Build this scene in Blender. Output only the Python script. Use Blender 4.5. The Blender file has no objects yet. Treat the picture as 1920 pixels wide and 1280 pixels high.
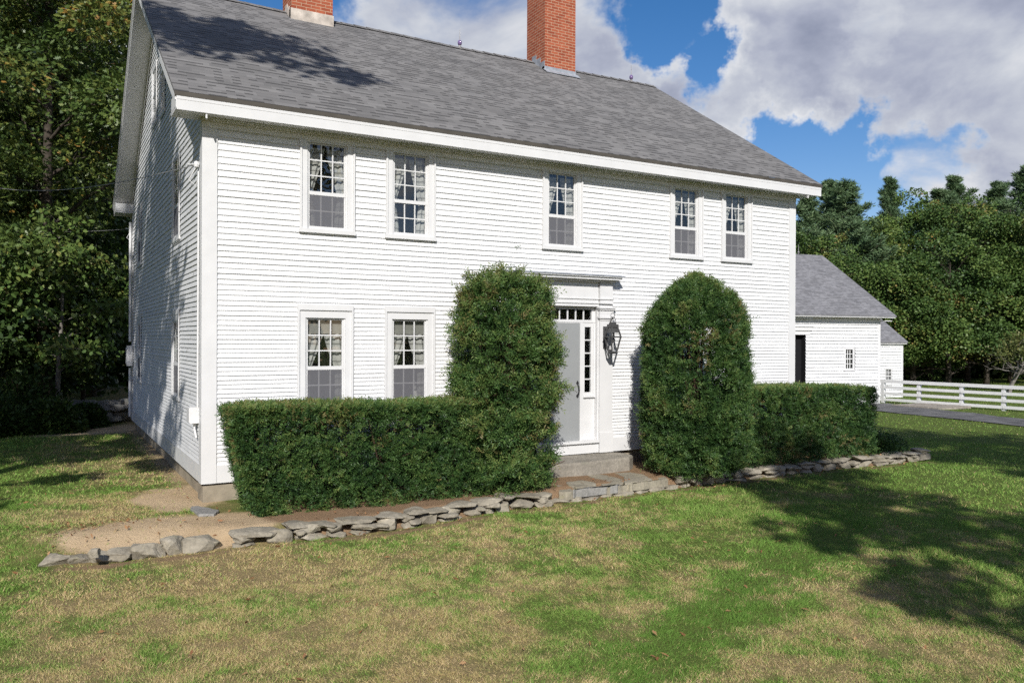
import bpy, math, random
import numpy as np
from mathutils import Vector, Matrix
R = math.radians
rng = np.random.default_rng(7)
random.seed(7)
scene = bpy.context.scene
COL = scene.collection

# ------------------------------------------------------------------ camera
CAM = np.array([-1.947, -12.035, 2.05])
FPX = 1522.8
YAW, PITCH, ROLL = R(30.009), R(-0.158), R(0.25)
_cy, _sy, _cp, _sp = math.cos(YAW), math.sin(YAW), math.cos(PITCH), math.sin(PITCH)
FWD = np.array([_sy*_cp, _cy*_cp, _sp]); RGT = np.array([_cy, -_sy, 0.0]); UP = np.cross(RGT, FWD)
_cr, _sr = math.cos(ROLL), math.sin(ROLL)
RGT, UP = _cr*RGT + _sr*UP, -_sr*RGT + _cr*UP

def at(px, depth, z=0.0):
    X = (px-960)/FPX*depth
    return (CAM[0]+FWD[0]*depth+RGT[0]*X, CAM[1]+FWD[1]*depth+RGT[1]*X, z)

def direction(px, py):
    d = FWD*FPX + RGT*(px-960) - UP*(py-640)
    return d/np.linalg.norm(d)

cam_data = bpy.data.cameras.new('camera')
cam_data.sensor_width = 36.0
cam_data.lens = FPX/1920*36.0
cam_data.clip_end = 3000
cam_data.clip_start = 0.05
cam_ob = bpy.data.objects.new('camera', cam_data)
COL.objects.link(cam_ob)
m = Matrix(((RGT[0], UP[0], -FWD[0]), (RGT[1], UP[1], -FWD[1]), (RGT[2], UP[2], -FWD[2]))).to_4x4()
m.translation = Vector(CAM)
cam_ob.matrix_world = m
scene.camera = cam_ob
scene.view_settings.view_transform = 'Standard'
scene.view_settings.look = 'None'
scene.view_settings.exposure = 0.35
scene.view_settings.gamma = 1

SUN_AZ = math.atan2(0.482, 0.876)
SUN_EL = R(33)
SUNV = np.array([-math.sin(SUN_AZ)*math.cos(SUN_EL), -math.cos(SUN_AZ)*math.cos(SUN_EL), math.sin(SUN_EL)])

# ------------------------------------------------------------------ noise (numpy)
def _hash(ix, iy, iz, seed):
    h = (ix*374761393 + iy*668265263 + iz*2147483647 + seed*1274126177) & 0xffffffff
    h = ((h ^ (h >> 13))*1274126177) & 0xffffffff
    h = (h ^ (h >> 16)) & 0xffffffff
    return h/4294967295.0

def vnoise(p, seed=0):
    p = np.asarray(p, float)
    if p.shape[1] == 2:
        p = np.c_[p, np.zeros(len(p))]
    i = np.floor(p).astype(np.int64); f = p-i; f = f*f*(3-2*f)
    out = 0
    for dx in (0, 1):
        for dy in (0, 1):
            for dz in (0, 1):
                w = (f[:, 0] if dx else 1-f[:, 0])*(f[:, 1] if dy else 1-f[:, 1])*(f[:, 2] if dz else 1-f[:, 2])
                out = out + w*_hash(i[:, 0]+dx, i[:, 1]+dy, i[:, 2]+dz, seed)
    return out

def fbm(p, seed=0, octv=3):
    p = np.asarray(p, float); a, s, t = 0.5, 0, 0
    for o in range(octv):
        s = s + a*vnoise(p*(2.03**o)+o*17.3, seed+o); t += a; a *= 0.5
    return s/t

def sstep(x, a=0.0, b=1.0):
    t = np.clip((np.asarray(x, float)-a)/(b-a), 0, 1)
    return t*t*(3-2*t)

# ------------------------------------------------------------------ object helpers
def empty(name, loc=(0, 0, 0), rotz=0.0, label=None, cat=None, group=None):
    o = bpy.data.objects.new(name, None)
    o.location = loc; o.rotation_euler = (0, 0, rotz); o.empty_display_size = 0.2
    COL.objects.link(o)
    if label: tag(o, label, cat, group)
    return o

def tag(o, label, cat, group=None, kind=None):
    if label: o['label'] = label
    if cat: o['category'] = cat
    if group: o['group'] = group
    if kind: o['kind'] = kind
    return o

def link(name, me, mat, parent=None, local=False):
    o = bpy.data.objects.new(name, me)
    COL.objects.link(o)
    if mat is not None:
        for mm in (mat if isinstance(mat, (list, tuple)) else [mat]):
            me.materials.append(mm)
    if parent is not None:
        o.parent = parent
        if not local and parent.parent is None and parent.type == 'EMPTY':
            o.location = -Vector(parent.location)
    return o

def np_mesh(name, V, loops, starts, attrs=None, smooth=False, uv=None):
    me = bpy.data.meshes.new(name)
    V = np.ascontiguousarray(V, np.float32)
    me.vertices.add(len(V)); me.vertices.foreach_set('co', V.ravel())
    loops = np.ascontiguousarray(loops, np.int32); starts = np.ascontiguousarray(starts, np.int32)
    me.loops.add(len(loops)); me.loops.foreach_set('vertex_index', loops)
    me.polygons.add(len(starts)); me.polygons.foreach_set('loop_start', starts)
    if attrs:
        for k, a in attrs.items():
            at_ = me.attributes.new(k, 'FLOAT', 'POINT'); at_.data.foreach_set('value', np.ascontiguousarray(a, np.float32))
    if uv is not None:
        l = me.uv_layers.new(name='UVMap'); l.data.foreach_set('uv', np.ascontiguousarray(uv, np.float32).ravel())
    me.update(calc_edges=True)
    if smooth:
        me.polygons.foreach_set('use_smooth', np.ones(len(starts), bool))
    return me

class MB:
    """collects faces and links them as one mesh object"""
    def __init__(s):
        s.V, s.F, s.U = [], [], []
    def face(s, pts, uv=None):
        n = len(s.V); s.V += [tuple(p) for p in pts]; s.F.append(list(range(n, n+len(pts))))
        s.U += list(uv) if uv is not None else [(p[0]+p[1], p[2]) for p in pts]
    def box(s, x0, x1, y0, y1, z0, z1, M=None):
        if x0 > x1: x0, x1 = x1, x0
        if y0 > y1: y0, y1 = y1, y0
        if z0 > z1: z0, z1 = z1, z0
        P = [(x, y, z) for z in (z0, z1) for y in (y0, y1) for x in (x0, x1)]
        if M is not None: P = [tuple(M @ Vector(p)) for p in P]
        for q in ((0, 2, 3, 1), (4, 5, 7, 6), (0, 1, 5, 4), (2, 6, 7, 3), (0, 4, 6, 2), (1, 3, 7, 5)):
            pts = [P[i] for i in q]
            if q in ((0, 2, 3, 1), (4, 5, 7, 6)): uv = [(p[0], p[1]) for p in pts]
            elif q in ((0, 1, 5, 4), (2, 6, 7, 3)): uv = [(p[0], p[2]) for p in pts]
            else: uv = [(p[1]+0.1, p[2]) for p in pts]
            s.face(pts, uv)
    def prism(s, poly, off, flip=False):
        n = len(poly); off = Vector(off)
        A = [Vector(p) for p in poly]; B = [p+off for p in A]
        s.face(A[::-1]); s.face(B)
        for i in range(n):
            j = (i+1) % n
            s.face([A[i], A[j], B[j], B[i]])
    def tube(s, pts, rad, n=6, caps=True):
        pts = [Vector(p) for p in pts]
        if not hasattr(rad, '__len__'): rad = [rad]*len(pts)
        rings = []; prev = None
        for i, p in enumerate(pts):
            t = (pts[min(i+1, len(pts)-1)]-pts[max(i-1, 0)])
            if t.length < 1e-9: t = Vector((0, 0, 1))
            t.normalize()
            if prev is None:
                a = t.orthogonal().normalized()
            else:
                a = (prev - t*prev.dot(t))
                a = a.normalized() if a.length > 1e-6 else t.orthogonal().normalized()
            prev = a; b = t.cross(a)
            base = len(s.V)
            for k in range(n):
                w = 2*math.pi*k/n
                q = p + (a*math.cos(w)+b*math.sin(w))*rad[i]
                s.V.append(tuple(q)); s.U.append((w, 0))
            rings.append(base)
        for i in range(len(rings)-1):
            for k in range(n):
                k2 = (k+1) % n
                s.F.append([rings[i]+k, rings[i]+k2, rings[i+1]+k2, rings[i+1]+k])
        if caps:
            s.F.append([rings[0]+k for k in range(n)][::-1]); s.F.append([rings[-1]+k for k in range(n)])
    def lathe(s, prof, c=(0, 0, 0), n=12):
        base = len(s.V)
        for (r, z) in prof:
            for k in range(n):
                w = 2*math.pi*k/n
                s.V.append((c[0]+r*math.cos(w), c[1]+r*math.sin(w), c[2]+z)); s.U.append((w, z))
        for i in range(len(prof)-1):
            for k in range(n):
                k2 = (k+1) % n
                s.F.append([base+i*n+k, base+i*n+k2, base+(i+1)*n+k2, base+(i+1)*n+k])
    def add(s, V, F):
        n = len(s.V); s.V += [tuple(v) for v in V]; s.U += [(0, 0)]*len(V)
        s.F += [[i+n for i in f] for f in F]
    def build(s, name, mat, parent=None, local=False, smooth=False):
        me = bpy.data.meshes.new(name)
        me.from_pydata(s.V, [], s.F)
        l = me.uv_layers.new(name='UVMap')
        lv = np.empty(len(me.loops), np.int32); me.loops.foreach_get('vertex_index', lv)
        U = np.array([(u[0], u[1]) for u in s.U], np.float32)
        l.data.foreach_set('uv', U[lv].ravel())
        if smooth:
            me.polygons.foreach_set('use_smooth', np.ones(len(me.polygons), bool))
        me.update()
        return link(name, me, mat, parent, local)

# ------------------------------------------------------------------ materials
class NT:
    def __init__(s, name, world=False):
        s.m = bpy.data.materials.new(name); s.m.use_nodes = True
        s.t = s.m.node_tree; s.t.nodes.clear()
        s.out = s.t.nodes.new('ShaderNodeOutputMaterial')
    def n(s, typ, **kw):
        nd = s.t.nodes.new('ShaderNode'+typ)
        for k, v in kw.items(): setattr(nd, k, v)
        return nd
    def l(s, a, b): s.t.links.new(a, b)
    def val(s, nd, **kw):
        for k, v in kw.items(): nd.inputs[k.replace('_', ' ')].default_value = v
        return nd
    def noise(s, vec=None, scale=5, detail=4, rough=0.55):
        n = s.n('TexNoise'); n.inputs['Scale'].default_value = scale; n.inputs['Detail'].default_value = detail; n.inputs['Roughness'].default_value = rough
        if vec is not None: s.l(vec, n.inputs['Vector'])
        return n.outputs['Fac']
    def pos(s):
        return s.n('NewGeometry').outputs['Position']
    def ramp(s, fac, stops):
        r = s.n('ValToRGB'); cr = r.color_ramp
        while len(cr.elements) < len(stops): cr.elements.new(0.5)
        for e, (p, c) in zip(cr.elements, stops):
            e.position = p; e.color = (*c, 1) if len(c) == 3 else c
        s.l(fac, r.inputs['Fac']); return r.outputs['Color']
    def math(s, op, a, b=None, clamp=False):
        n = s.n('Math', operation=op, use_clamp=clamp)
        for i, v in enumerate((a, b)):
            if v is None: continue
            if isinstance(v, (int, float)): n.inputs[i].default_value = v
            else: s.l(v, n.inputs[i])
        return n.outputs[0]
    def mix(s, fac, a, b, mode='MIX'):
        n = s.n('MixRGB', blend_type=mode)
        for k, v in (('Fac', fac), ('Color1', a), ('Color2', b)):
            if isinstance(v, (int, float)): n.inputs[k].default_value = v
            elif isinstance(v, tuple): n.inputs[k].default_value = (*v, 1) if len(v) == 3 else v
            else: s.l(v, n.inputs[k])
        return n.outputs['Color']
    def bump(s, h, strength=0.3, dist=0.02):
        b = s.n('Bump'); b.inputs['Strength'].default_value = strength; b.inputs['Distance'].default_value = dist
        s.l(h, b.inputs['Height']); return b.outputs['Normal']
    def bsdf(s, col, rough=0.6, spec=0.3, metal=0.0, normal=None):
        p = s.n('BsdfPrincipled')
        if isinstance(col, tuple): p.inputs['Base Color'].default_value = (*col, 1)
        else: s.l(col, p.inputs['Base Color'])
        if isinstance(rough, (int, float)): p.inputs['Roughness'].default_value = rough
        else: s.l(rough, p.inputs['Roughness'])
        p.inputs['Specular IOR Level'].default_value = spec
        p.inputs['Metallic'].default_value = metal
        if normal is not None: s.l(normal, p.inputs['Normal'])
        return p
    def done(s, sh):
        s.l(sh if not hasattr(sh, 'outputs') else sh.outputs[0], s.out.inputs['Surface']); return s.m

def simple(name, col, rough=0.6, spec=0.3, metal=0.0, var=0.12, scale=6, bump=0.0, bscale=60):
    t = NT(name); p = t.pos()
    f = t.noise(p, scale, 5)
    lo = tuple(c*(1-var) for c in col); hi = tuple(min(1, c*(1+var)) for c in col)
    c = t.ramp(f, [(0.3, lo), (0.7, hi)])
    nrm = t.bump(t.noise(p, bscale, 3), bump, 0.01) if bump else None
    return t.done(t.bsdf(c, rough, spec, metal, nrm))

def white_paint():
    t = NT('white_paint'); p = t.pos()
    mp = t.n('Mapping'); mp.inputs['Scale'].default_value = (0.8, 0.8, 5.0); t.l(p, mp.inputs['Vector'])
    f = t.noise(mp.outputs['Vector'], 2.2, 6, 0.6)
    c = t.ramp(f, [(0.3, (0.58, 0.582, 0.582)), (0.55, (0.652, 0.656, 0.656)), (1.0, (0.68, 0.684, 0.684))])
    g = t.noise(p, 9, 6, 0.7)
    c = t.mix(t.math('MULTIPLY', t.math('GREATER_THAN', g, 0.72), 0.25), c, (0.55, 0.54, 0.50))
    return t.done(t.bsdf(c, 0.5, 0.3, 0, t.bump(t.noise(mp.outputs['Vector'], 30, 4), 0.15, 0.006)))

def trim_paint():
    return simple('trim_paint', (0.60, 0.60, 0.598), 0.42, 0.35, var=0.04, scale=4, bump=0.08, bscale=25)

def shingles(name='asphalt_shingles', tint=(1, 1, 1), dash=.92):
    t = NT(name)
    uv = t.n('TexCoord').outputs['UV']
    sx = t.n('SeparateXYZ'); t.l(uv, sx.inputs[0]); RH = .145
    vr = t.math('DIVIDE', sx.outputs['Y'], RH); row = t.math('FLOOR', vr); fr = t.math('FRACT', vr)
    def cells(wd, k):
        u = t.math('FLOOR', t.math('ADD', t.math('DIVIDE', sx.outputs['X'], wd), t.math('MULTIPLY', t.math('FRACT', t.math('MULTIPLY', row, k)), 7.0)))
        cb = t.n('CombineXYZ'); t.l(u, cb.inputs[0]); t.l(row, cb.inputs[1])
        wn = t.n('TexWhiteNoise', noise_dimensions='2D'); t.l(cb.outputs[0], wn.inputs['Vector']); return wn.outputs['Value']
    c1 = cells(.30, .6180339); c2 = cells(.125, .4142135)
    base = t.ramp(c1, [(0, tuple(0.135*x for x in tint)), (0.5, tuple(0.165*x for x in tint)), (1, tuple(0.195*x for x in tint))])
    gran = t.noise(uv, 420, 2)
    base = t.mix(0.5, base, t.ramp(gran, [(0.3, (0.25, 0.25, 0.25)), (0.7, (0.8, 0.79, 0.78))]), 'OVERLAY')
    blot = t.noise(uv, 1.1, 4)
    base = t.mix(0.35, base, t.ramp(blot, [(0.3, (0.35, 0.35, 0.36)), (0.7, (0.62, 0.61, 0.60))]), 'OVERLAY')
    # printed dark band on some tabs, along the course line
    band = t.math('LESS_THAN', fr, 0.36)
    on = t.math('GREATER_THAN', c2, 0.50)
    k = t.math('MULTIPLY', t.math('MULTIPLY', band, on), dash)
    base = t.mix(k, base, tuple(0.04*x for x in tint))
    line = t.math('MULTIPLY', t.math('LESS_THAN', fr, 0.09), 0.35)
    base = t.mix(line, base, (0.045, 0.045, 0.047))
    return t.done(t.bsdf(base, 0.85, 0.2, 0, t.bump(gran, 0.4, 0.004)))

def brick(name='red_brick'):
    t = NT(name)
    uv = t.n('TexCoord').outputs['UV']
    br = t.n('TexBrick'); br.offset = 0.5
    t.l(uv, br.inputs['Vector'])
    t.val(br, Scale=1.0, Mortar_Size=0.006, Mortar_Smooth=0.2, Brick_Width=0.205, Row_Height=0.068, Bias=0.0)
    br.inputs['Color1'].default_value = (0.24, 0.058, 0.030, 1); br.inputs['Color2'].default_value = (0.34, 0.098, 0.050, 1)
    br.inputs['Mortar'].default_value = (0.40, 0.29, 0.20, 1)
    n = t.noise(uv, 8, 5)
    c = t.mix(0.45, br.outputs['Color'], t.ramp(n, [(0.3, (0.35, 0.33, 0.32)), (0.7, (0.66, 0.62, 0.6))]), 'OVERLAY')
    return t.done(t.bsdf(c, 0.85, 0.2, 0, t.bump(br.outputs['Fac'], -0.5, 0.01)))

def stone_mat(name, a, b, lich=(0.36, 0.36, 0.27)):
    t = NT(name)
    tc = t.n('TexCoord').outputs['Object']
    n1 = t.noise(tc, 2.6, 6, 0.6); n2 = t.noise(tc, 26, 5, 0.65); n3 = t.noise(tc, 7, 6, 0.7)
    c = t.ramp(n1, [(0.28, a), (0.72, b)])
    c = t.mix(0.6, c, t.ramp(n2, [(0.3, (0.3, 0.3, 0.3)), (0.7, (0.72, 0.71, 0.7))]), 'OVERLAY')
    c = t.mix(t.math('MULTIPLY', t.math('SUBTRACT', n3, 0.56, True), 4.0, True), c, lich)
    return t.done(t.bsdf(c, 0.9, 0.15, 0, t.bump(t.noise(tc, 40, 6, 0.7), 0.6, 0.015)))

def leaf_mat(name, stops, trans=0.3, rough=0.5, spec=0.25):
    t = NT(name)
    a = t.n('Attribute', attribute_name='tint')
    c = t.ramp(a.outputs['Fac'], stops)
    p = t.bsdf(c, rough, spec)
    tr = t.n('BsdfTranslucent'); t.l(t.mix(0.5, c, (0.9, 1.0, 0.25), 'MULTIPLY'), tr.inputs['Color'])
    t.l(c, tr.inputs['Color'])
    ad = t.n('MixShader'); ad.inputs['Fac'].default_value = trans
    t.l(p.outputs[0], ad.inputs[1]); t.l(tr.outputs[0], ad.inputs[2])
    return t.done(ad)

def pane_mat(name='window_glass', tint=(0.92, 0.94, 0.93), k=1.35):
    t = NT(name)
    ge = t.n('NewGeometry'); dt = t.n('VectorMath', operation='DOT_PRODUCT'); t.l(ge.outputs['Normal'], dt.inputs[0]); t.l(ge.outputs['Incoming'], dt.inputs[1])
    sch = t.math('ADD', t.math('MULTIPLY', t.math('POWER', t.math('SUBTRACT', 1.0, t.math('ABSOLUTE', dt.outputs['Value'])), 5.0), .9), .075)   # both faces of a thin pane
    nz = t.noise(t.pos(), 2.2, 2)
    g = t.n('BsdfGlossy'); g.inputs['Roughness'].default_value = 0.015; g.inputs['Color'].default_value = (0.95, 0.97, 1, 1)
    t.l(t.bump(nz, 0.12, 0.05), g.inputs['Normal'])
    tr = t.n('BsdfTransparent'); tr.inputs['Color'].default_value = (*tint, 1)
    mx = t.n('MixShader'); t.l(t.math('MULTIPLY', sch, k, True), mx.inputs['Fac'])
    t.l(tr.outputs[0], mx.inputs[1]); t.l(g.outputs[0], mx.inputs[2])
    return t.done(mx)

def screen_mat():
    t = NT('insect_screen')
    d = t.n('BsdfDiffuse'); d.inputs['Color'].default_value = (0.17, 0.17, 0.185, 1)
    tr = t.n('BsdfTransparent'); tr.inputs['Color'].default_value = (1, 1, 1, 1)
    mx = t.n('MixShader'); mx.inputs['Fac'].default_value = 0.62
    t.l(tr.outputs[0], mx.inputs[1]); t.l(d.outputs[0], mx.inputs[2])
    return t.done(mx)

def curtain_mat():
    t = NT('lace_curtain'); p = t.n('TexCoord').outputs['UV']
    w = t.n('TexWave', wave_type='BANDS'); w.bands_direction = 'Y'
    t.l(p, w.inputs['Vector']); t.val(w, Scale=2.4, Distortion=1.5, Detail=2.0)
    c = t.ramp(w.outputs['Fac'], [(0.0, (0.22, 0.215, 0.20)), (0.10, (0.50, 0.49, 0.465)), (1, (0.56, 0.55, 0.52))])
    d = t.n('BsdfDiffuse'); t.l(c, d.inputs['Color'])
    tr = t.n('BsdfTranslucent'); t.l(c, tr.inputs['Color'])
    mx = t.n('MixShader'); mx.inputs['Fac'].default_value = 0.3
    t.l(d.outputs[0], mx.inputs[1]); t.l(tr.outputs[0], mx.inputs[2])
    return t.done(mx)

M = {}
M['white'] = white_paint(); M['trim'] = trim_paint(); M['roof'] = shingles('asphalt_shingles', (.92, .90, .88), .74)
M['barnroof'] = shingles('barn_shingles', (1.05, 1.05, 1.10), .45)
M['brick'] = brick(); M['glass'] = pane_mat(); M['screen'] = screen_mat(); M['curtain'] = curtain_mat()
M['haze_plane'] = simple('grey_haze', (0.22, 0.215, 0.195), 0.9, 0.1, var=.15)  # flat grey standing in for reflection and haze on the glass
M['lampglass'] = pane_mat('lantern_glass', (.97, .97, .97), .35)
M['iron'] = simple('dark_iron', (0.085, 0.085, 0.085), 0.5, 0.4, .3, var=.2)
M['door'] = simple('grey_door_paint', (0.26, 0.27, 0.272), 0.4, 0.35, var=0.03)
M['black'] = simple('black_iron', (0.02, 0.02, 0.022), 0.5, 0.4, var=0.2)
M['dark_inside'] = simple('dark_opening', (0.012, 0.012, 0.014), 0.9, 0.1)  # near-black colour in place of the shade inside openings
M['drip'] = simple('drip_edge', (0.075, 0.068, 0.058), 0.7, 0.2, var=0.2, scale=3)
M['concrete'] = simple('foundation_concrete', (0.26, 0.225, 0.17), 0.9, 0.15, var=0.25, scale=4, bump=0.4)
M['lead'] = simple('lead_flashing', (0.34, 0.36, 0.39), 0.55, 0.4, 0.35, var=0.3, scale=7)
M['cement'] = simple('cement_collar', (0.44, 0.39, 0.34), 0.9, 0.2, var=0.35, scale=5, bump=0.3)
M['granite'] = stone_mat('granite_step', (0.17, 0.155, 0.13), (0.31, 0.285, 0.24), (0.26, 0.25, 0.19))
M['stone'] = stone_mat('field_stone', (0.155, 0.138, 0.107), (0.34, 0.307, 0.242), (0.29, 0.27, 0.17))
M['flag'] = stone_mat('flag_stone', (0.18, 0.162, 0.125), (0.33, 0.30, 0.23), (0.27, 0.25, 0.15))
M['slate'] = stone_mat('blue_slab', (0.18, 0.175, 0.165), (0.30, 0.295, 0.275), (0.27, 0.265, 0.21))
M['mossstone'] = stone_mat('mossy_stone', (0.12, 0.12, 0.11), (0.26, 0.25, 0.23), (0.16, 0.18, 0.10))
M['metal'] = simple('grey_metal', (0.33, 0.32, 0.31), 0.5, 0.4, 0.4, var=0.15)
M['bark'] = simple('tree_bark', (0.13, 0.11, 0.09), 0.95, 0.1, var=0.5, scale=9, bump=0.6, bscale=30)
M['greybark'] = simple('pale_bark', (0.16, 0.148, 0.13), 0.95, 0.1, var=0.4, scale=9, bump=0.5, bscale=30)
M['twig'] = simple('yew_wood', (0.075, 0.05, 0.035), 0.95, 0.1, var=0.4, scale=12)
M['asphalt'] = simple('driveway_asphalt', (0.115, 0.112, 0.11), 0.9, 0.2, var=0.45, scale=1.3, bump=0.3, bscale=80)
M['greywood'] = simple('weathered_boards', (0.26, 0.235, 0.20), 0.9, 0.1, var=0.3, scale=5)
M['wire'] = simple('cable_grey', (0.22, 0.22, 0.22), 0.6, 0.3)
M['amethyst'] = simple('purple_glass_ball', (0.16, 0.11, 0.24), 0.15, 0.6)
G = lambda a, b, c: (a, b, c)
M['yew'] = leaf_mat('yew_needles', [(0, (0.011, 0.030, 0.010)), (0.35, (0.034, 0.079, 0.020)), (0.7, (0.080, 0.142, 0.036)), (0.93, (0.145, 0.178, 0.05)), (1, (0.16, 0.12, 0.05))], 0.12)
M['yewtop'] = M['yew']
M['oak'] = leaf_mat('oak_leaves', [(0, (0.045, 0.085, 0.022)), (0.5, (0.10, 0.150, 0.035)), (0.82, (0.15, 0.175, 0.040)), (0.95, (0.26, 0.20, 0.045)), (1, (0.30, 0.17, 0.04))], 0.2, 0.42, 0.35)
M['maple'] = leaf_mat('maple_leaves', [(0, (0.036, 0.074, 0.020)), (0.45, (0.082, 0.140, 0.034)), (0.8, (0.145, 0.195, 0.048)), (0.97, (0.20, 0.205, 0.055)), (1, (0.24, 0.18, 0.06))], 0.16)
M['redmaple'] = leaf_mat('reddening_leaves', [(0, (0.045, 0.088, 0.022)), (0.45, (0.10, 0.165, 0.036)), (0.78, (0.165, 0.205, 0.05)), (0.86, (0.26, 0.13, 0.04)), (1, (0.30, 0.08, 0.035))], 0.16)
M['darkbark'] = simple('dark_bark', (0.06, 0.05, 0.04), 0.95, 0.1, var=0.4, scale=9)
M['pine'] = leaf_mat('pine_needles', [(0, (0.055, 0.105, 0.048)), (0.5, (0.105, 0.17, 0.078)), (1, (0.16, 0.22, 0.105))], 0.12)
M['applefol'] = leaf_mat('apple_leaves', [(0, (0.07, 0.10, 0.03)), (0.6, (0.12, 0.14, 0.04)), (1, (0.20, 0.17, 0.06))], 0.3)
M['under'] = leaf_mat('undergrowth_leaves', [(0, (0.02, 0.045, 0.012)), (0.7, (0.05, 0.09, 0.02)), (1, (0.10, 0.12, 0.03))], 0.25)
M['deadleaf'] = leaf_mat('dry_leaf', [(0, (0.16, 0.07, 0.03)), (0.5, (0.28, 0.13, 0.06)), (1, (0.42, 0.26, 0.13))], 0.2, 0.7)

# ------------------------------------------------------------------ terrain
YWX = np.array([-3.0, -1.97, -0.1, 1.69, 3.0, 4.4, 6.0, 7.6, 11.0, 14.1, 16.0])
YWY = np.array([-2.0, -2.07, -2.15, -2.25, -2.10, -1.86, -1.84, -1.74, -1.72, -1.80, -1.85])
def ywall(x): return np.interp(x, YWX, YWY)

def height(x, y, rough=True):
    x = np.asarray(x, float); y = np.asarray(y, float)
    zl = -0.42 - 0.0245*np.clip(x-13, 0, 33)
    wid = 0.10 + .55*sstep(-x, -.2, .5) + 1.2*sstep(-x, 1.7, 3.4)
    fb = sstep((y-(ywall(x)+0.16))/wid)
    fb = fb*(1-sstep(x, 13.6, 15.0))
    zb = -0.25 - 0.0*x
    z = zl + (zb-zl)*fb
    if rough:
        p = np.c_[x.ravel(), y.ravel()]
        z = z + ((vnoise(p*0.9, 3)-0.5)*0.035 + (vnoise(p*3.1, 4)-0.5)*0.014).reshape(x.shape)
    return z

STRIP_A, STRIP_B = (1.77, -7.33), (6.88, -5.03)
def dry_amount(P):
    """how straw-coloured the turf is (0 green .. 1 dry)"""
    n = fbm(P*0.6, 11, 4); n2 = fbm(P*2.6, 21, 3); n3 = fbm(P*9.0, 25, 2)
    d = 0.32*n + 0.40*n2 + .28*n3
    x, y = P[:, 0], P[:, 1]
    # greener towards the right-hand lawn and away over the far field, and in a mown stripe
    lean = 0.15 - 0.10*sstep(x, .5, 3.5) - 0.13*sstep(x, 4.5, 8.0) - 0.16*sstep(x, 9, 14)
    
    sA = np.array(STRIP_A); sB = np.array(STRIP_B); sd = (sB-sA)/np.hypot(*(sB-sA))
    off_ = (x-sA[0])*sd[1]-(y-sA[1])*sd[0]
    strip = np.exp(-(off_/.45)**2)*(1-sstep(x, 7.0, 8.5))
    lt = np.exp(-((off_+1.25)/.5)**2)*(1-sstep(x, 6.0, 7.5))
    lean = lean - .15*strip - .03*lt
    lean = lean + 0.07*sstep(-y, 3.5, 6)*(1-sstep(x, .8, 3))
    lean = lean - 0.16*sstep(-x, 1.6, 2.6) - 0.10*sstep(y, 0, 2)*(x < 0)
    return np.clip((d+lean-0.445)/0.26, 0.03, 1)

def dirt_amount(P):
    x, y = P[:, 0], P[:, 1]
    n = (fbm(P*2.2, 31, 4)-0.5)
    a = 1-np.hypot((x+0.55)/1.6, (y+1.38)/0.80) + n*0.45
    b = 1-np.hypot((x+0.25)/0.75, (y-0.45)/1.0) + n*0.6
    side = np.minimum((y+0.5)/0.4, 1)*np.clip((x+0.42)/0.3, 0, 1)*(x < 0.3)*(y < 11)*0.62 + n*0.5
    rear = 1-np.hypot((x+0.8)/1.9, (y-10.6)/1.7)+n*0.5
    bare = 1-np.hypot((x-9.8)/0.5, (y+3.7)/0.35)+n*1.2
    return np.clip(np.maximum.reduce([a*2.5, b*2.5, side-0.12, rear*2.5]), 0, 1)

def mulch_amount(P):
    x, y = P[:, 0], P[:, 1]
    n = (fbm(P*3, 41, 3)-0.5)
    inb = sstep(x+n*.8, 0.2, 1.1)*(1-sstep(x, 13.4, 14.2))*sstep(y-ywall(x), 0.02, 0.2)*(y < 1.0)
    foot = np.exp(-((y-ywall(x)+0.12)/0.13)**2)*0.45*(x > -1.9)*(x < 14)
    return np.clip(inb + foot + n*0.5*(foot > 0.05), 0, 1)

def axis(lo, hi, step, far, grow=1.22):
    a = list(np.arange(lo, hi+1e-6, step))
    s, v = step, hi
    while v < far: s *= grow; v += s; a.append(v)
    s, v, pre = step, lo, []
    while v > -far: s *= grow; v -= s; pre.append(v)
    return np.array(pre[::-1]+a)
gx = axis(-6, 16, 0.11, 900); gy = axis(-10, 3, 0.11, 900)
X, Y = np.meshgrid(gx, gy)
Z = height(X, Y)
P2 = np.c_[X.ravel(), Y.ravel()]
nx, ny = len(gx), len(gy)
idx = np.arange(nx*ny).reshape(ny, nx)
quads = np.stack([idx[:-1, :-1], idx[:-1, 1:], idx[1:, 1:], idx[1:, :-1]], -1).reshape(-1, 4)

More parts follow.
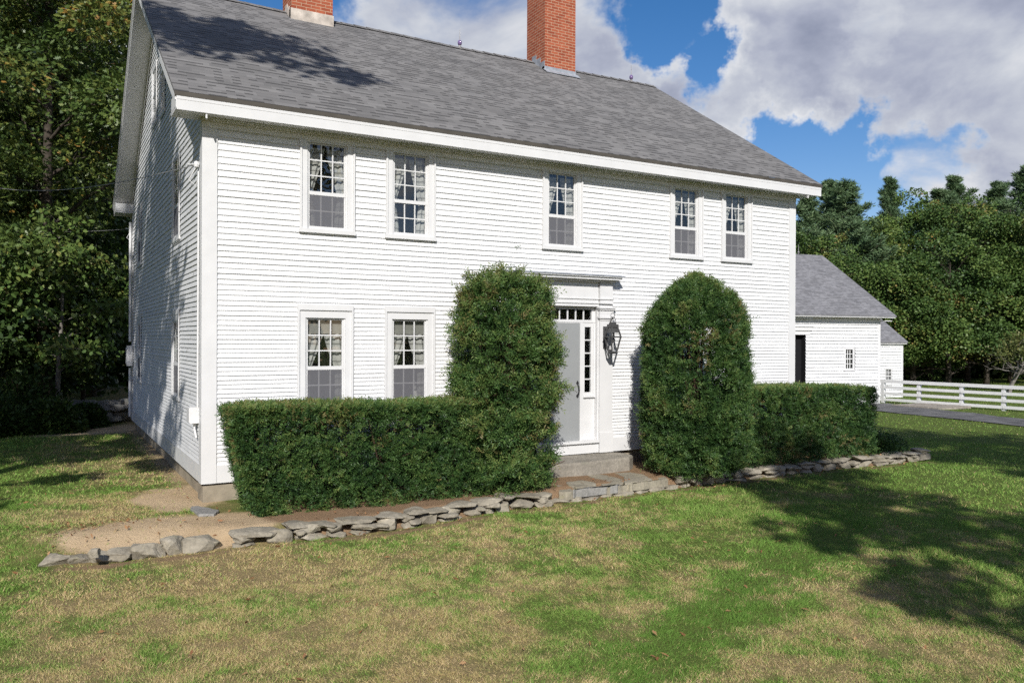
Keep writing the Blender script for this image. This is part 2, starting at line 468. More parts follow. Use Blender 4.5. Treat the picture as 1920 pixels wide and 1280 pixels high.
def ground_mat():
    t = NT('turf_and_soil'); p = t.pos()
    dry = t.n('Attribute', attribute_name='dry').outputs['Fac']
    dirt = t.n('Attribute', attribute_name='dirt').outputs['Fac']
    mul = t.n('Attribute', attribute_name='mulch').outputs['Fac']
    n = t.noise(p, 14, 6, 0.65); n2 = t.noise(p, 70, 4, 0.6); n3 = t.noise(p, 1.3, 5, 0.6)
    g = t.ramp(t.math('ADD', t.math('MULTIPLY', n, 0.6), t.math('MULTIPLY', n2, 0.4)), [(0.3, (0.05, 0.078, 0.016)), (0.7, (0.125, 0.165, 0.036))])  # green kept darker than the blades: shadow between tufts put into the colour
    d = t.ramp(n2, [(0.3, (0.15, 0.112, 0.052)), (0.7, (0.34, 0.26, 0.13))])
    c = t.mix(dry, g, d)
    soil = t.ramp(t.math('ADD', t.math('MULTIPLY', n3, 0.6), t.math('MULTIPLY', n2, 0.4)), [(0.3, (0.36, 0.26, 0.155)), (0.7, (0.54, 0.41, 0.26))])
    k = t.math('MULTIPLY', t.math('SUBTRACT', t.math('ADD', dirt, t.math('MULTIPLY', n, 0.6)), 0.55, True), 2.6, True)
    c = t.mix(k, c, soil)
    mu = t.ramp(n2, [(0.25, (0.15, 0.095, 0.055)), (0.6, (0.28, 0.185, 0.11)), (0.8, (0.40, 0.29, 0.18))])
    k2 = t.math('MULTIPLY', t.math('SUBTRACT', t.math('ADD', mul, t.math('MULTIPLY', n, 0.4)), 0.45, True), 3.5, True)
    c = t.mix(k2, c, mu)
    return t.done(t.bsdf(c, 0.95, 0.08, 0, t.bump(t.math('ADD', n2, n), 0.7, 0.03)))

me = np_mesh('lawn', np.c_[X.ravel(), Y.ravel(), Z.ravel()], quads.ravel(), np.arange(len(quads))*4,
             {'dry': dry_amount(P2), 'dirt': dirt_amount(P2), 'mulch': mulch_amount(P2)}, True)
lawn = link('lawn', me, ground_mat()); lawn['kind'] = 'structure'

# driveway, draped a centimetre over the turf
def drape(name, near, far, n, mat, lift):
    near = np.array(near, float); far = np.array(far, float)
    def along(L, k):
        d = np.r_[0, np.cumsum(np.hypot(*np.diff(L, axis=0).T))]; q = np.linspace(0, d[-1], k)
        return np.c_[np.interp(q, d, L[:, 0]), np.interp(q, d, L[:, 1])]
    A, B = along(near, n), along(far, n); V = []; w = 9
    for i in range(n):
        for j in range(w):
            q = A[i]+(B[i]-A[i])*j/(w-1); V.append(q)
    V = np.array(V); z = height(V[:, 0], V[:, 1])+lift
    ii = np.arange(n*w).reshape(n, w)
    q = np.stack([ii[:-1, :-1], ii[:-1, 1:], ii[1:, 1:], ii[1:, :-1]], -1).reshape(-1, 4)
    o = link(name, np_mesh(name, np.c_[V, z], q.ravel(), np.arange(len(q))*4, None, True), mat)
    o['kind'] = 'structure'; return o
DR_NEAR = [(22.5, -14), (25.63, 2.47), (26.87, 8.83), (24.5, 12.4)]
DR_FAR = [(25.2, -14), (29.15, 4.32), (32.2, 12.0), (31.8, 12.2)]
drape('driveway', DR_NEAR, DR_FAR, 60, M['asphalt'], 0.03)
def on_drive(x, y):
    xn = np.interp(y, [-14, 2.47, 8.83, 12.4], [22.5, 25.63, 26.87, 24.5]); xf = np.interp(y, [-14, 4.32, 12.0, 12.2], [25.2, 29.15, 32.2, 31.8])
    return (x > xn-0.1) & (x < xf+0.1) & (y < 12.6)

# ------------------------------------------------------------------ leaves
OAK = [(0, .03), (.18, .10), (.26, .05), (.36, .30), (.46, .09), (.60, .34), (.70, .10), (.86, .20), (1, 0)]
T_OAK = np.array(OAK+[(a, -b) for a, b in OAK[::-1][1:]], float)
T_DIA = np.array([(0, 0), (.5, .5), (1, 0), (.5, -.5)], float)
T_HEX = np.array([(0, 0), (.25, .42), (.7, .40), (1, 0), (.65, -.45), (.2, -.38)], float)
T_TRI = np.array([(0, -.5), (0, .5), (1, 0)], float)

def unit(v): return v/np.maximum(np.linalg.norm(v, axis=1, keepdims=True), 1e-9)

def leaf_mesh(name, C, axis_, normal, length, width, tint, tmpl=T_DIA, curl=0.0):
    C = np.asarray(C, float); N = len(C); K = len(tmpl)
    t = unit(axis_); b = unit(np.cross(normal, t)); n = np.cross(t, b)
    length = np.broadcast_to(length, (N,)); width = np.broadcast_to(width, (N,))
    a = tmpl[None, :, 0]*length[:, None]; w = tmpl[None, :, 1]*width[:, None]
    V = C[:, None, :] + t[:, None, :]*a[..., None] + b[:, None, :]*w[..., None]
    if curl:
        V = V - n[:, None, :]*(curl*length[:, None]*(tmpl[None, :, 0]**2))[..., None]
    V = V.reshape(-1, 3)
    return np_mesh(name, V, np.arange(N*K), np.arange(N)*K, {'tint': np.repeat(np.clip(tint, 0, 1), K)})

def rand_dirs(n):
    return unit(rng.normal(size=(n, 3)))

# ------------------------------------------------------------------ trees
def tree(name, label, cat, group, base, H, rad, cb, nleaf, lsize, mat, bark='bark', style='round', tmpl=T_HEX,
         trunk_r=0.2, seed=1, limbs=14, spread=0.5, aspect=0.75, lean=(0, 0), low=0.35, tshift=0.0, extra=(), ncl=160):
    r_ = random.Random(seed); g = np.random.default_rng(seed)
    root = empty(name, base, 0, label, cat, group)
    tb = MB(); top = H*(0.9 if style != 'pine' else 0.985)
    pts, rr = [], []
    for i in range(9):
        q = i/8
        pts.append((lean[0]*q*q + 0.12*math.sin(q*5+seed)*q, lean[1]*q*q + 0.12*math.cos(q*4+seed)*q, -0.15+q*top))
        rr.append(trunk_r*(1.25 if i == 0 else 1)*(1-q)**0.8*(0.95)+0.015)
    tb.tube(pts, rr, 8)
    tp = np.array(pts)
    cen = []
    for i in range(limbs):
        q = (i+0.5)/limbs
        if style == 'pine':
            z = cb + (H-cb)*q*0.99; prof = (1-q)**0.55*1.0+0.03
            L = rad*prof*r_.uniform(0.4, 1.2); el = R(r_.uniform(-2, 30)+22*q)
        else:
            z = cb*0.9 + (H*0.82-cb*0.9)*q**0.9
            qq = (z-cb*0.8)/(H-cb*0.8)
            prof = math.sin(math.pi*min(1, max(0.12, qq*0.86+0.12)))**0.6
            L = rad*prof*r_.uniform(0.75, 1.08); el = R(r_.uniform(5, 40)+35*q)
        w = i*2.39996+r_.uniform(-.5, .5)
        x0 = np.interp(z, tp[:, 2], tp[:, 0]); y0 = np.interp(z, tp[:, 2], tp[:, 1])
        d = np.array([math.cos(w)*math.cos(el), math.sin(w)*math.cos(el), math.sin(el)])
        P = [np.array([x0, y0, z])]
        for k in range(5):
            dd = d + np.array([r_.uniform(-.22, .22), r_.uniform(-.22, .22), r_.uniform(-.12, .12) - (0.10*k if style != 'pine' else -0.03*k)])
            P.append(P[-1]+dd/np.linalg.norm(dd)*L/5)
        r0 = max(0.012, trunk_r*0.42*(1-q*0.75))
        tb.tube(P, [r0*(1-k/5.4) for k in range(6)], 5, False)
        for k in range(1, 6):
            if k >= 2 or style == 'pine': cen.append((P[k], 0.55 if k < 5 else 0.8))
            ns = 2 if style != 'pine' else 2
            for s in range(ns):
                sd = (P[k]-P[k-1]); sd = sd/np.linalg.norm(sd)
                pr = np.cross(sd, [0, 0, 1]); pr /= max(1e-6, np.linalg.norm(pr))
                sgn = 1 if s == 0 else -1
                ll = L*r_.uniform(0.18, 0.36)*(1.1-0.12*k)
                e = P[k] + (sd*0.6+pr*sgn*0.8+np.array([0, 0, r_.uniform(-.15, .35)]))*ll
                mid = (P[k]+e)/2+np.array([0, 0, .04*ll])
                tb.tube([P[k], mid, e], [r0*0.35, r0*0.25, 0.006], 4, False)
                cen.append((e, 0.8)); cen.append((mid, 0.5))
    for (zs, e) in extra:
        e = np.array(e, float); P = [np.array([np.interp(zs, tp[:, 2], tp[:, 0]), np.interp(zs, tp[:, 2], tp[:, 1]), zs])]
        for k in range(1, 7): P.append(P[0]+(e-P[0])*k/6+np.array([r_.uniform(-.2, .2), r_.uniform(-.2, .2), .5*math.sin(k/6*3.1)]))
        tb.tube(P, [.09*(1-k/7)+.01 for k in range(7)], 6, False)
        for k in range(2, 7):
            for q_ in range(4): cen.append((P[k]+np.array([r_.uniform(-.7, .7), r_.uniform(-.7, .7), r_.uniform(-.5, .5)]), .8))
    if style == 'pine':
        for k in range(5): cen.append((np.array([tp[-1, 0], tp[-1, 1], H*(0.9+0.02*k)]), 0.35))
    else:
        for k in range(int(limbs*2.5)):
            w, v = r_.uniform(0, 6.283), r_.uniform(-0.7, 1)
            s_ = math.sqrt(max(0, 1-v*v)); f = r_.uniform(0.62, 1.0)
            cz = (H+cb)/2; hz = (H-cb)/2
            cen.append((np.array([math.cos(w)*s_*rad*f+lean[0]*.6, math.sin(w)*s_*rad*f+lean[1]*.6, cz+v*hz*f]), 1.0))
        key = len(extra)*20
        if style != 'pine' and len(cen) > ncl+key:
            keep_ = cen[-(int(limbs*2.5)+key):]; rest = cen[:-(int(limbs*2.5)+key)]; r_.shuffle(rest); cen = (rest[:max(0, ncl-len(keep_))]+keep_) if len(keep_) < ncl else keep_
    tb.build('trunk', M[bark], root, True, True)
    C = np.array([c[0] for c in cen]); W = np.array([c[1] for c in cen]); W = W/W.sum()
    pick = g.choice(len(C), nleaf, p=W)
    sg = spread*(0.6+0.8*g.random(len(C)))
    if style == 'pine': sg = sg*np.clip((H*1.02-C[:, 2])/(H*.25), .5, 1)
    dv = g.normal(size=(nleaf, 3)); dv[:, 2] += .35; dv = unit(dv)
    off = dv*(sg[pick]*(.45+.65*g.random(nleaf)**.6))[:, None]
    off[:, 2] *= (0.62 if style != 'pine' else 0.75)
    P = C[pick]+off
    P[:, 2] = np.maximum(P[:, 2], cb*low)
    ctint = g.normal(0.5, 0.17, len(C))
    tint = np.clip(ctint[pick]+g.normal(0, 0.14, nleaf)+tshift, 0, 1)
    ax = unit(off*np.array([1, 1, .6])+g.normal(size=(nleaf, 3))*0.35 + np.array([0, 0, -0.12]))
    nm = unit(g.normal(size=(nleaf, 3))*0.6+np.array([0, 0, 0.35])+0.7*dv)
    if style == 'pine': ax[:, 2] = np.abs(ax[:, 2])*0.6+0.15
    me = leaf_mesh('crown', P, ax, nm, lsize*(0.7+0.6*g.random(nleaf)), lsize*aspect*(0.7+0.6*g.random(nleaf)), tint, tmpl, 0.12)
    link('crown', me, M[mat], root, True)
    return root

def ground(x, y): return float(height(np.array([x]), np.array([y]), False)[0])

def px_tree(px, depth, toppx, **kw):
    x, y, _ = at(px, depth); z = ground(x, y)
    H = (640-toppx)/FPX*depth + CAM[2] - z
    return (x, y, z), H

# ------------------------------------------------------------------ house
L, D, ZF = 11.948, 10.32, 5.0
XO, YE, ZE, YR, ZR = 0.436, -0.378, 5.355, 5.16, 8.92
SL = (ZR-ZE)/(YR-YE)
house = empty('farmhouse', (0, 0, 0), 0, 'large white clapboard farmhouse with grey shingle roof and two brick chimneys', 'house')

def expo(z):
    return float(np.interp(z, [0, .4, 2, 3, 4.2, 5, 9], [.056, .058, .066, .079, .0925, .095, .095]))

def clapboards(mb, O, S, N, zlo, zhi, lim, openings, ex=expo, thick=0.016):
    """lapped boards: O origin, S unit along the wall, N outward, lim(z)->(s0,s1)"""
    O, S, N = np.array(O, float), np.array(S, float), np.array(N, float)
    z = zlo; jr = random.Random(int(O[0]*13+O[1]*7+S[0]*3)+5)
    while z < zhi-1e-4:
        e = ex(z); z1 = min(z+e, zhi)
        js, q_ = [], -14+jr.uniform(0, 3)
        while q_ < 14: js.append(q_); q_ += jr.uniform(1.6, 4.2)
        jt = [jr.uniform(-.0035, .0035) for _ in range(len(js)+1)]; jz = [jr.uniform(-.0018, .0018) for _ in range(len(js)+1)]
        cuts = sorted({z, z1} | {q for o in openings for q in (o[2], o[3]) if z < q < z1})
        for za, zb in zip(cuts[:-1], cuts[1:]):
            zm = (za+zb)/2
            a0, a1 = lim(za); b0, b1 = lim(zb)
            ops = sorted([(o[0], o[1]) for o in openings if o[2] <= zm <= o[3]])
            segs, cur = [], None
            left = min(a0, b0) if a0 != b0 else a0
            edges = [('lo', None)]
            pieces = []; s0 = 'lo'
            for (p, q) in ops:
                pieces.append((s0, p)); s0 = q
            pieces.append((s0, 'hi'))
            ta = thick*(1-(za-z)/e)+0.002; tb_ = thick*(1-(zb-z)/e)+0.002
            for (p, q) in pieces:
                pa = a0 if p == 'lo' else p; pb = b0 if p == 'lo' else p
                qa = a1 if q == 'hi' else q; qb = b1 if q == 'hi' else q
                if qa-pa < 0.004: continue
                if qb < pb: qb = pb = (qb+pb)/2
                # split long runs so boards differ slightly
                f = lambda s, zz, tt: O+S*s+N*tt+np.array([0, 0, zz])
                inn = [q_ for q_ in js if max(pa, pb)+.05 < q_ < min(qa, qb)-.05]
                la = [pa]+inn+[qa]; lb = [pb]+inn+[qb]
                for i_ in range(len(la)-1):
                    k_ = sum(1 for q_ in js if q_ <= (la[i_]+la[i_+1])/2)
                    dt = jt[k_]; zz0 = za+(jz[k_] if za == z else 0); zz1 = zb+(.004 if zb == z1 and zb < zhi-1e-3 else 0)
                    gp = .001 if i_ else 0
                    mb.face([f(la[i_]+gp, zz0, ta+dt), f(la[i_+1], zz0, ta+dt), f(lb[i_+1], zz1, tb_), f(lb[i_]+gp, zz1, tb_)])
                    if za == z:
                        mb.face([f(la[i_], zz0, 0.0), f(la[i_+1], zz0, 0.0), f(la[i_+1], zz0, ta+dt), f(la[i_], zz0, ta+dt)])
        z = z1

UPX = [1.767, 3.121, 6.014, 8.905, 10.25]
LOX = [1.745, 3.115]
CW = 0.845
front_open = [(x-CW/2+.01, x+CW/2-.01, 3.64, ZF+.1) for x in UPX] + [(x-.42, x+.42, 0.98, 2.55) for x in LOX] + [(4.80, 7.10, 0.0, 3.20)]
mb = MB()
clapboards(mb, (0, 0, 0), (1, 0, 0), (0, -1, 0), 0.25, ZF+.12, lambda z: (0.17, L-0.16), front_open)
side_w = [(2.57, 3.66, 5.06), (2.57, 1.02, 2.52), (8.55, 3.70, 5.10), (8.55, 1.02, 2.55)]
attic_w = [(5.68, 6.30, 7.50, .80), (4.40, 6.20, 7.10, .66)]
side_open = [(y-.41, y+.41, a+.02, b-.01) for y, a, b in side_w] + [(y-w/2+.01, y+w/2-.01, a+.02, b-.01) for y, a, b, w in attic_w]
def gable(z):
    if z < 5.22: return (0.0+.02, D-.02)
    h = (z-5.22)/SL
    return (min(0.02+h, YR-.01), max(D-0.02-h, YR+.01))
clapboards(mb, (0, 0, 0), (0, 1, 0), (-1, 0, 0), 0.25, 8.55, gable, side_open)
clapboards(mb, (L, 0, 0), (0, 1, 0), (1, 0, 0), 0.25, 8.55, gable, [], lambda z: 0.12)
clapboards(mb, (0, D, 0), (1, 0, 0), (0, 1, 0), 0.25, ZF+.1, lambda z: (0, L), [], lambda z: 0.12)
mb.build('siding', M['white'], house)

mb = MB()   # corner boards, water table, frieze, bed mould
for x0, x1 in ((-.028, .178), (L-.166, L+.028)):
    mb.box(x0, x1, -.030, 0.005, 0.0, ZF)
for x in (0, L):
    s = -1 if x == 0 else 1
    mb.box(x+s*.0, x+s*.028, 0.005, .165, 0.0, ZF+.1)
    mb.box(x+s*.0, x+s*.028, D-.165, D+.028, 0.0, ZF+.1)
    mb.box(x+s*.0, x+s*.022, .165, D-.165, 0.0, 0.25)
mb.box(.178, 4.80, -.022, .004, 0.0, .25); mb.box(7.10, L-.166, -.022, .004, 0.0, .25)
mb.box(0, L, D, D+.022, 0, .25)
mb.box(-.034, L+.034, -.036, .0, ZF+.001, ZF+.13)
mb.box(-.030, L+.030, -.075, -.036, ZF+.085, ZF+.13)
mb.box(.0, L, -.10, -.075, ZF+.105, ZF+.13)
mb.build('trim_boards', M['trim'], house)

# eaves and rakes
mb = MB()
mb.box(-XO+.03, L+XO-.03, YE+.035, 0.0, ZF+.131, ZF+.16)                 # soffit
mb.box(-XO+.03, L+XO-.03, YE+.005, YE+.035, 5.108, 5.290)               # fascia
mb.box(-XO+.03, L+XO-.03, YE+.001, YE+.005, 5.245, 5.290)                # crown strip
mb.box(-XO+.03, L+XO-.03, D, D-YE-.03, ZF+.131, ZF+.16)
mb.box(-XO+.03, L+XO-.03, D-YE-.03, D-YE-.005, 5.108, 5.290)
for x, s in ((0, -1), (L, 1)):                                          # eave returns
    mb.box(x+s*.003, x+s*(XO-.03), YE+.035, 0.16, ZF+.17, 5.36)
    mb.box(x+s*.003, x+s*(XO-.03), D-.16, D-YE-.03, ZF+.17, 5.36)
    mb.box(x+s*.003, x+s*(XO-.03), 0.001, 0.17, ZF+.131, ZF+.16)
    mb.box(x+s*.003, x+s*(XO-.03), D-.17, D-.001, ZF+.131, ZF+.16)
    for fr in (True, False):
        def Pn(y, z, dz): return (y if fr else 2*YR-y, z+dz)
        y0, z0, y1, z1 = YE+.02, ZE+.02*SL, YR, ZR
        def slab(xa, xb, da, db):
            q = [Pn(y0, z0, da), Pn(y1, z1, da), Pn(y1, z1, db), Pn(y0, z0, db)]
            mb.prism([(xa, a, b) for a, b in q], (xb-xa, 0, 0))
        xo = x+s*(XO-.012)
        slab(x+s*.002, x+s*(XO-.045), -.205, -.185)     # rake soffit
        slab(x+s*(XO-.045), x+s*(XO-.022), -.235, -.055)   # rake board
        slab(x+s*(XO-.022), x+s*(XO-.008), -.13, -.055)   # moulding
        slab(x+s*(XO-.008), x+s*(XO-.000), -.085, -.055)
        slab(x+s*.014, x+s*.034, -.33, -.205)             # rake frieze on the wall
mb.build('cornice', M['trim'], house)

mb = MB()
def roof_slab(mb, x0, x1, ye, ze, yr, zr, t=.05, off=(0, 0)):
    sl = math.hypot(yr-ye, zr-ze)
    n = 1
    mb.face([(x0, ye, ze), (x1, ye, ze), (x1, yr, zr), (x0, yr, zr)], [(x0+off[0], 0), (x1+off[0], 0), (x1+off[0], sl), (x0+off[0], sl)])
    mb.face([(x0, ye, ze-t), (x0, yr, zr-t), (x1, yr, zr-t), (x1, ye, ze-t)], [(0, .05)]*4)
    mb.face([(x0, ye, ze-t), (x1, ye, ze-t), (x1, ye, ze), (x0, ye, ze)], [(x0, .05), (x1, .05), (x1, .1), (x0, .1)])
    for x in (x0, x1):
        mb.face([(x, ye, ze), (x, yr, zr), (x, yr, zr-t), (x, ye, ze-t)], [(0, .05), (.3, .05), (.3, .1), (0, .1)])
# gentle sag so that ridge and eave are not ruler-straight
xs = np.linspace(-XO, L+XO, 25)
def sag(x): return -0.018*math.sin(math.pi*(x+XO)/(L+2*XO)*1.0) + 0.008*math.sin(x*1.7)
for side in (0, 1):
    nrow = 12
    sl = math.hypot(YR-YE, ZR-ZE)
    for i in range(len(xs)-1):
        for j in range(nrow):
            q0, q1 = j/nrow, (j+1)/nrow
            pts, uv = [], []
            for (x, q) in ((xs[i], q0), (xs[i+1], q0), (xs[i+1], q1), (xs[i], q1)):
                y = YE+(YR-YE)*q; z = ZE+(ZR-ZE)*q+sag(x)*min(1, q*3)
                if side: y = 2*YR-y
                pts.append((x, y, z)); uv.append((x, q*sl))
            mb.face(pts, uv)
for x in (-XO, L+XO):
    for fr in (1, 0):
        f = (lambda y: y) if fr else (lambda y: 2*YR-y)
        mb.face([(x, f(YE), ZE), (x, f(YR), ZR), (x, f(YR), ZR-.05), (x, f(YE), ZE-.05)], [(0, .05), (.3, .05), (.3, .1), (0, .1)])
# ridge caps
for i in range(44):
    x0 = -XO+i*(L+2*XO)/44; x1 = x0+(L+2*XO)/44
    for sgn in (-1, 1):
        z = ZR+sag((x0+x1)/2)
        mb.face([(x0, YR, z+.028), (x1, YR, z+.018), (x1, YR+sgn*.15, z+.018-.15*SL), (x0, YR+sgn*.15, z+.026-.15*SL)], [(x0, i*.145+.06), (x1, i*.145+.06), (x1, i*.145+.12), (x0, i*.145+.12)])
roof = mb.build('roof', M['roof'], house)
mb = MB()
for y0, y1 in ((YE-.004, YE+.02),):
    mb.box(-XO+.002, L+XO-.002, y0, y1, 5.291, ZE-.004)
mb.build('drip_edge', M['drip'], roof)

# foundation
mb = MB()
mb.box(.06, L-.06, .07, D-.07, -.6, -.001)
mb.box(-.0, .5, -.01, .4, -.6, -.03)
mb.build('foundation', M['concrete'], house)

# chimneys
def chimney(x0, x1, y0, y1, ztop, collar, fl_h):
    zb = ZE+SL*(y0-YE)-.3
    mb = MB(); mb.box(x0, x1, y0, y1, zb, ztop); c = mb.build('chimney', M['brick'], house)
    mb2 = MB()
    zf = ZE+SL*(y0-YE)
    e = .018 if collar == 'cement' else .012
    mb2.box(x0-e, x1+e, y0-e, y0+.1, zf-.05, zf+fl_h)
    if collar == 'lead':
        mb2.prism([(x0-.05, y0-.17, zf-.17*SL+.012), (x1+.05, y0-.17, zf-.17*SL+.012), (x1+.05, y0-.01, zf+.02), (x0-.05, y0-.01, zf+.02)], (0, 0, .012))
    for x, s in ((x0, -1), (x1, 1)):
        for k in range(3):
            ya = y0+k*(YR-y0)/3; yb = ya+(YR-y0)/3
            za = ZE+SL*(ya-YE); zbb = ZE+SL*(yb-YE)
            mb2.box(x+s*e, x, ya, yb, za-.1, zbb+.10)
    mb2.build('flashing', M['cement'] if collar == 'cement' else M['lead'], c)
    return c
chimney(2.46, 3.33, 4.72, 5.42, 9.75, 'cement', .20)
chimney(8.53, 9.42, 4.58, 5.42, 11.2, 'lead', .10)

# lightning rods
def rod(x):
    z = ZR+sag(x)+.015
    mb = MB(); mb.tube([(x, YR, z), (x, YR, z+.05)], .02, 6); mb.tube([(x, YR, z+.16), (x, YR, z+.42)], [.011, .004], 6)
    mb.tube([(x-.09, YR, z-.05), (x, YR, z+.06), (x+.09, YR, z-.05)], .006, 5)
    o = mb.build('lightning_rod', M['metal'], house)
    b = MB(); b.lathe([(0.001, .035), (.04, .05), (.048, .085), (.052, .105), (.042, .14), (.02, .165), (.001, .17)], (x, YR, z), 14)
    b.build('glass_ball', M['amethyst'], o, smooth=True)
rod(6.53); rod(11.62)

# ---- windows. basis: O at wall plane, S along, N outward
def window(O, S, N, W, z0, z1, gw, gz, rows_up, rows_lo, mid, screen=True, cols=3, head='plain', curtain='tied', ds=1.0, n0=0.0):
    O, S, N = np.array(O, float)+np.array(N, float)*n0, np.array(S, float), np.array(N, float)*ds
    def bx(mb, s0, s1, d0, d1, za, zb):
        A = [O+S*s+N*d+np.array([0, 0, z]) for z in (za, zb) for d in (d0, d1) for s in (s0, s1)]
        for q in ((0, 2, 3, 1), (4, 5, 7, 6), (0, 1, 5, 4), (2, 6, 7, 3), (0, 4, 6, 2), (1, 3, 7, 5)):
            mb.face([A[i] for i in q])
    h = W/2; g = gw/2; g0, g1 = gz
    c = MB()
    sw = .020
    for s in (-1, 1):
        ze_ = z1-.086 if head == 'board' else z1
        bx(c, s*h, s*(h-.028), 0, .052, z0+.06, ze_)                 # back band
        bx(c, s*(h-.028), s*(g+.045), 0, .030, z0+.06, ze_)          # casing
        bx(c, s*(g+.045), s*(g+.022), -.05, .010, z0+.06, z1-.02)   # stop
    if head == 'board':
        bx(c, -h, h, 0, .052, z1-.085, z1)
        bx(c, -g-.0449, g+.0449, 0, .0305, g1+.028, z1-.086)
        bx(c, -g-.021, g+.021, -.05, .0105, g1+.0185, g1+.028)
    else:
        bx(c, -g-.0449, g+.0449, 0, .0305, g1+.02, z1)
    win = c.build('window', M['trim'], house)
    c = MB(); bx(c, -h-.012, h+.012, -.04, .060, z0, z0+.058); bx(c, -h+.02, h-.02, 0, .03, z0-.02, z0)
    c.build('sill', M['trim'], win)
    c = MB()
    for s in (-1, 1):
        bx(c, s*(g+.022), s*g, -.04, -.006, mid, g1+.018)
        bx(c, s*(g+.022), s*g, -.045, -.012, z0+.058, mid)
    bx(c, -g, g, -.04, -.006, g1, g1+.018)
    bx(c, -g, g, -.045, -.004, mid-.005, mid+.05)
    bx(c, -g, g, -.045, -.012, z0+.058, g0)
    mw = .0085
    for k in range(1, cols):
        s = -g+gw*k/cols
        bx(c, s-mw, s+mw, -.035, -.012, mid+.05, g1)
        bx(c, s-mw, s+mw, -.042, -.022, g0, mid-.005 - (.0 if not screen else .0))
    for k in range(1, rows_up):
        z = mid+.05+(g1-mid-.05)*k/rows_up; bx(c, -g, g, -.034, -.013, z-mw, z+mw)
    for k in range(1, rows_lo):
        z = g0+(mid-.005-g0)*k/rows_lo; bx(c, -g, g, -.041, -.023, z-mw, z+mw)
    c.build('sash', M['trim'], win)
    def plane(name, d, za, zb, mat):
        c = MB(); f = lambda s, z: O+S*s+N*d+np.array([0, 0, z])
        c.face([f(-g, za), f(g, za), f(g, zb), f(-g, zb)]); return c.build(name, mat, win)
    plane('pane', -.024, mid+.05, g1, M['glass'])
    plane('pane', -.033, g0, mid-.005, M['glass'])
    if screen: plane('screen', -.008, g0-.0, mid-.006, M['screen'])
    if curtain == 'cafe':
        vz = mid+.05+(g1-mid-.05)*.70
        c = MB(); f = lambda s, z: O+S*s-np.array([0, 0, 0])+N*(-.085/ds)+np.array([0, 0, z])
        c.face([f(-h, vz), f(h, vz), f(h, g1+.05), f(-h, g1+.05)]); c.build('haze_plane', M['haze_plane'], win)  # added grey sheet paints the pale reflection in the top panes; no cloth
    if curtain:
        for sd in (-1, 1):
            V, F, U = [], [], []
            nz, ns = 14, 12
            ztop = g1-.03 if curtain == 'tied' else mid+.05+(g1-mid)*.66
            zend = z0+.10
            for i in range(nz+1):
                q = i/nz; z = ztop+(zend-ztop)*q
                zrel = (ztop-z)/(ztop-mid)
                if curtain == 'tied':
                    inner = (0.01+0.185*min(1, zrel/0.95)**1.2) if zrel < 1 else 0.195-0.05*min(1, (zrel-1)*2)
                else:
                    inner = 0.0+0.19*min(1, zrel)**1.2 if zrel < 1 else 0.19
                for j in range(ns+1):
                    s = sd*(inner+(h+.03-inner)*j/ns)
                    d = (-.10-.016*math.sin(j*1.9+q*2)-.01*math.sin(j*.8+3*q))/ds
                    V.append(O+S*s+N*d+np.array([0, 0, z])); U.append((s*3, z*1.0))
            cb = MB()
            for i in range(nz):
                for j in range(ns):
                    a = i*(ns+1)+j; ids = [a, a+1, a+ns+2, a+ns+1]
                    cb.face([V[k] for k in ids], [U[k] for k in ids])
            cb.build('curtain', M['curtain'], win, smooth=True)
    return win

for i, x in enumerate(UPX):
    window((x, 0, 0), (1, 0, 0), (0, -1, 0), CW, 3.626, ZF, .528, (3.735, 4.958), 3, 2, 4.205, screen=(i != 1))
for x in LOX:
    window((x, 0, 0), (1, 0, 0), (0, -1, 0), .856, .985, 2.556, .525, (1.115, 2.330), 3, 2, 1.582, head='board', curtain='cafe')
for y, a, b in side_w:
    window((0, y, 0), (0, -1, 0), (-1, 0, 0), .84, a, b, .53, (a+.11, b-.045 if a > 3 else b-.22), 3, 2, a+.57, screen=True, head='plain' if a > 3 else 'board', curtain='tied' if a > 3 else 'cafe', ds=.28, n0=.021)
for y, a, b, w in attic_w:
    window((0, y, 0), (0, -1, 0), (-1, 0, 0), w, a, b, w-.28, (a+.10, b-.10), 2, 2, (a+b)/2, screen=False, cols=2, curtain=None, ds=.28, n0=.021)

# ---- front entrance
DX = 5.95
mb = MB()
for s in (-1, 1):
    a, b = DX+s*.862, DX+s*1.15
    mb.box(a, b, -.060, .02, .0, 2.435)                          # pilaster
    mb.box(a-s*.004, b+s*.012, -.075, -.061, .0, .36)            # plinth
    mb.box(a-s*.006, b+s*.016, -.072, -.061, 2.40, 2.434)
    mb.box(a-s*.03, b+s*.03, -.095, .02, 2.436, 2.465)
    mb.box(a-s*.012, b+s*.012, -.075, .02, 2.466, 2.585)
    mb.box(a-s*.03, b+s*.03, -.098, .02, 2.586, 2.612)
    mb.box(a-s*.045, b+s*.045, -.115, .02, 2.613, 2.645)
    mb.box(a-s*.012, b-s*.02, -.085, .02, 2.80, 3.085)
    mb.box(a-s*.03, b+s*.0, -.10, .02, 2.70, 2.722); mb.box(a-s*.015, b-s*.01, -.09, .02, 2.723, 2.775); mb.box(a-s*.03, b+s*.0, -.105, .02, 2.776, 2.80)
    mb.box(a, b, -.058, .02, 2.646, 3.084)
    # recess cheek
    mb.box(DX+s*.862, DX+s*.835, -.02, .10, .235, 2.645)
mb.box(DX-.862, DX+.862, -.045, .02, 2.646, 2.70)
mb.box(DX-.832, DX+.832, -.062, .02, 2.7, 2.716); mb.box(DX-.832, DX+.832, -.050, .02, 2.717, 2.776); mb.box(DX-.832, DX+.832, -.066, .02, 2.777, 2.795)
mb.box(DX-.83, DX+.83, -.052, .02, 2.796, 3.085)
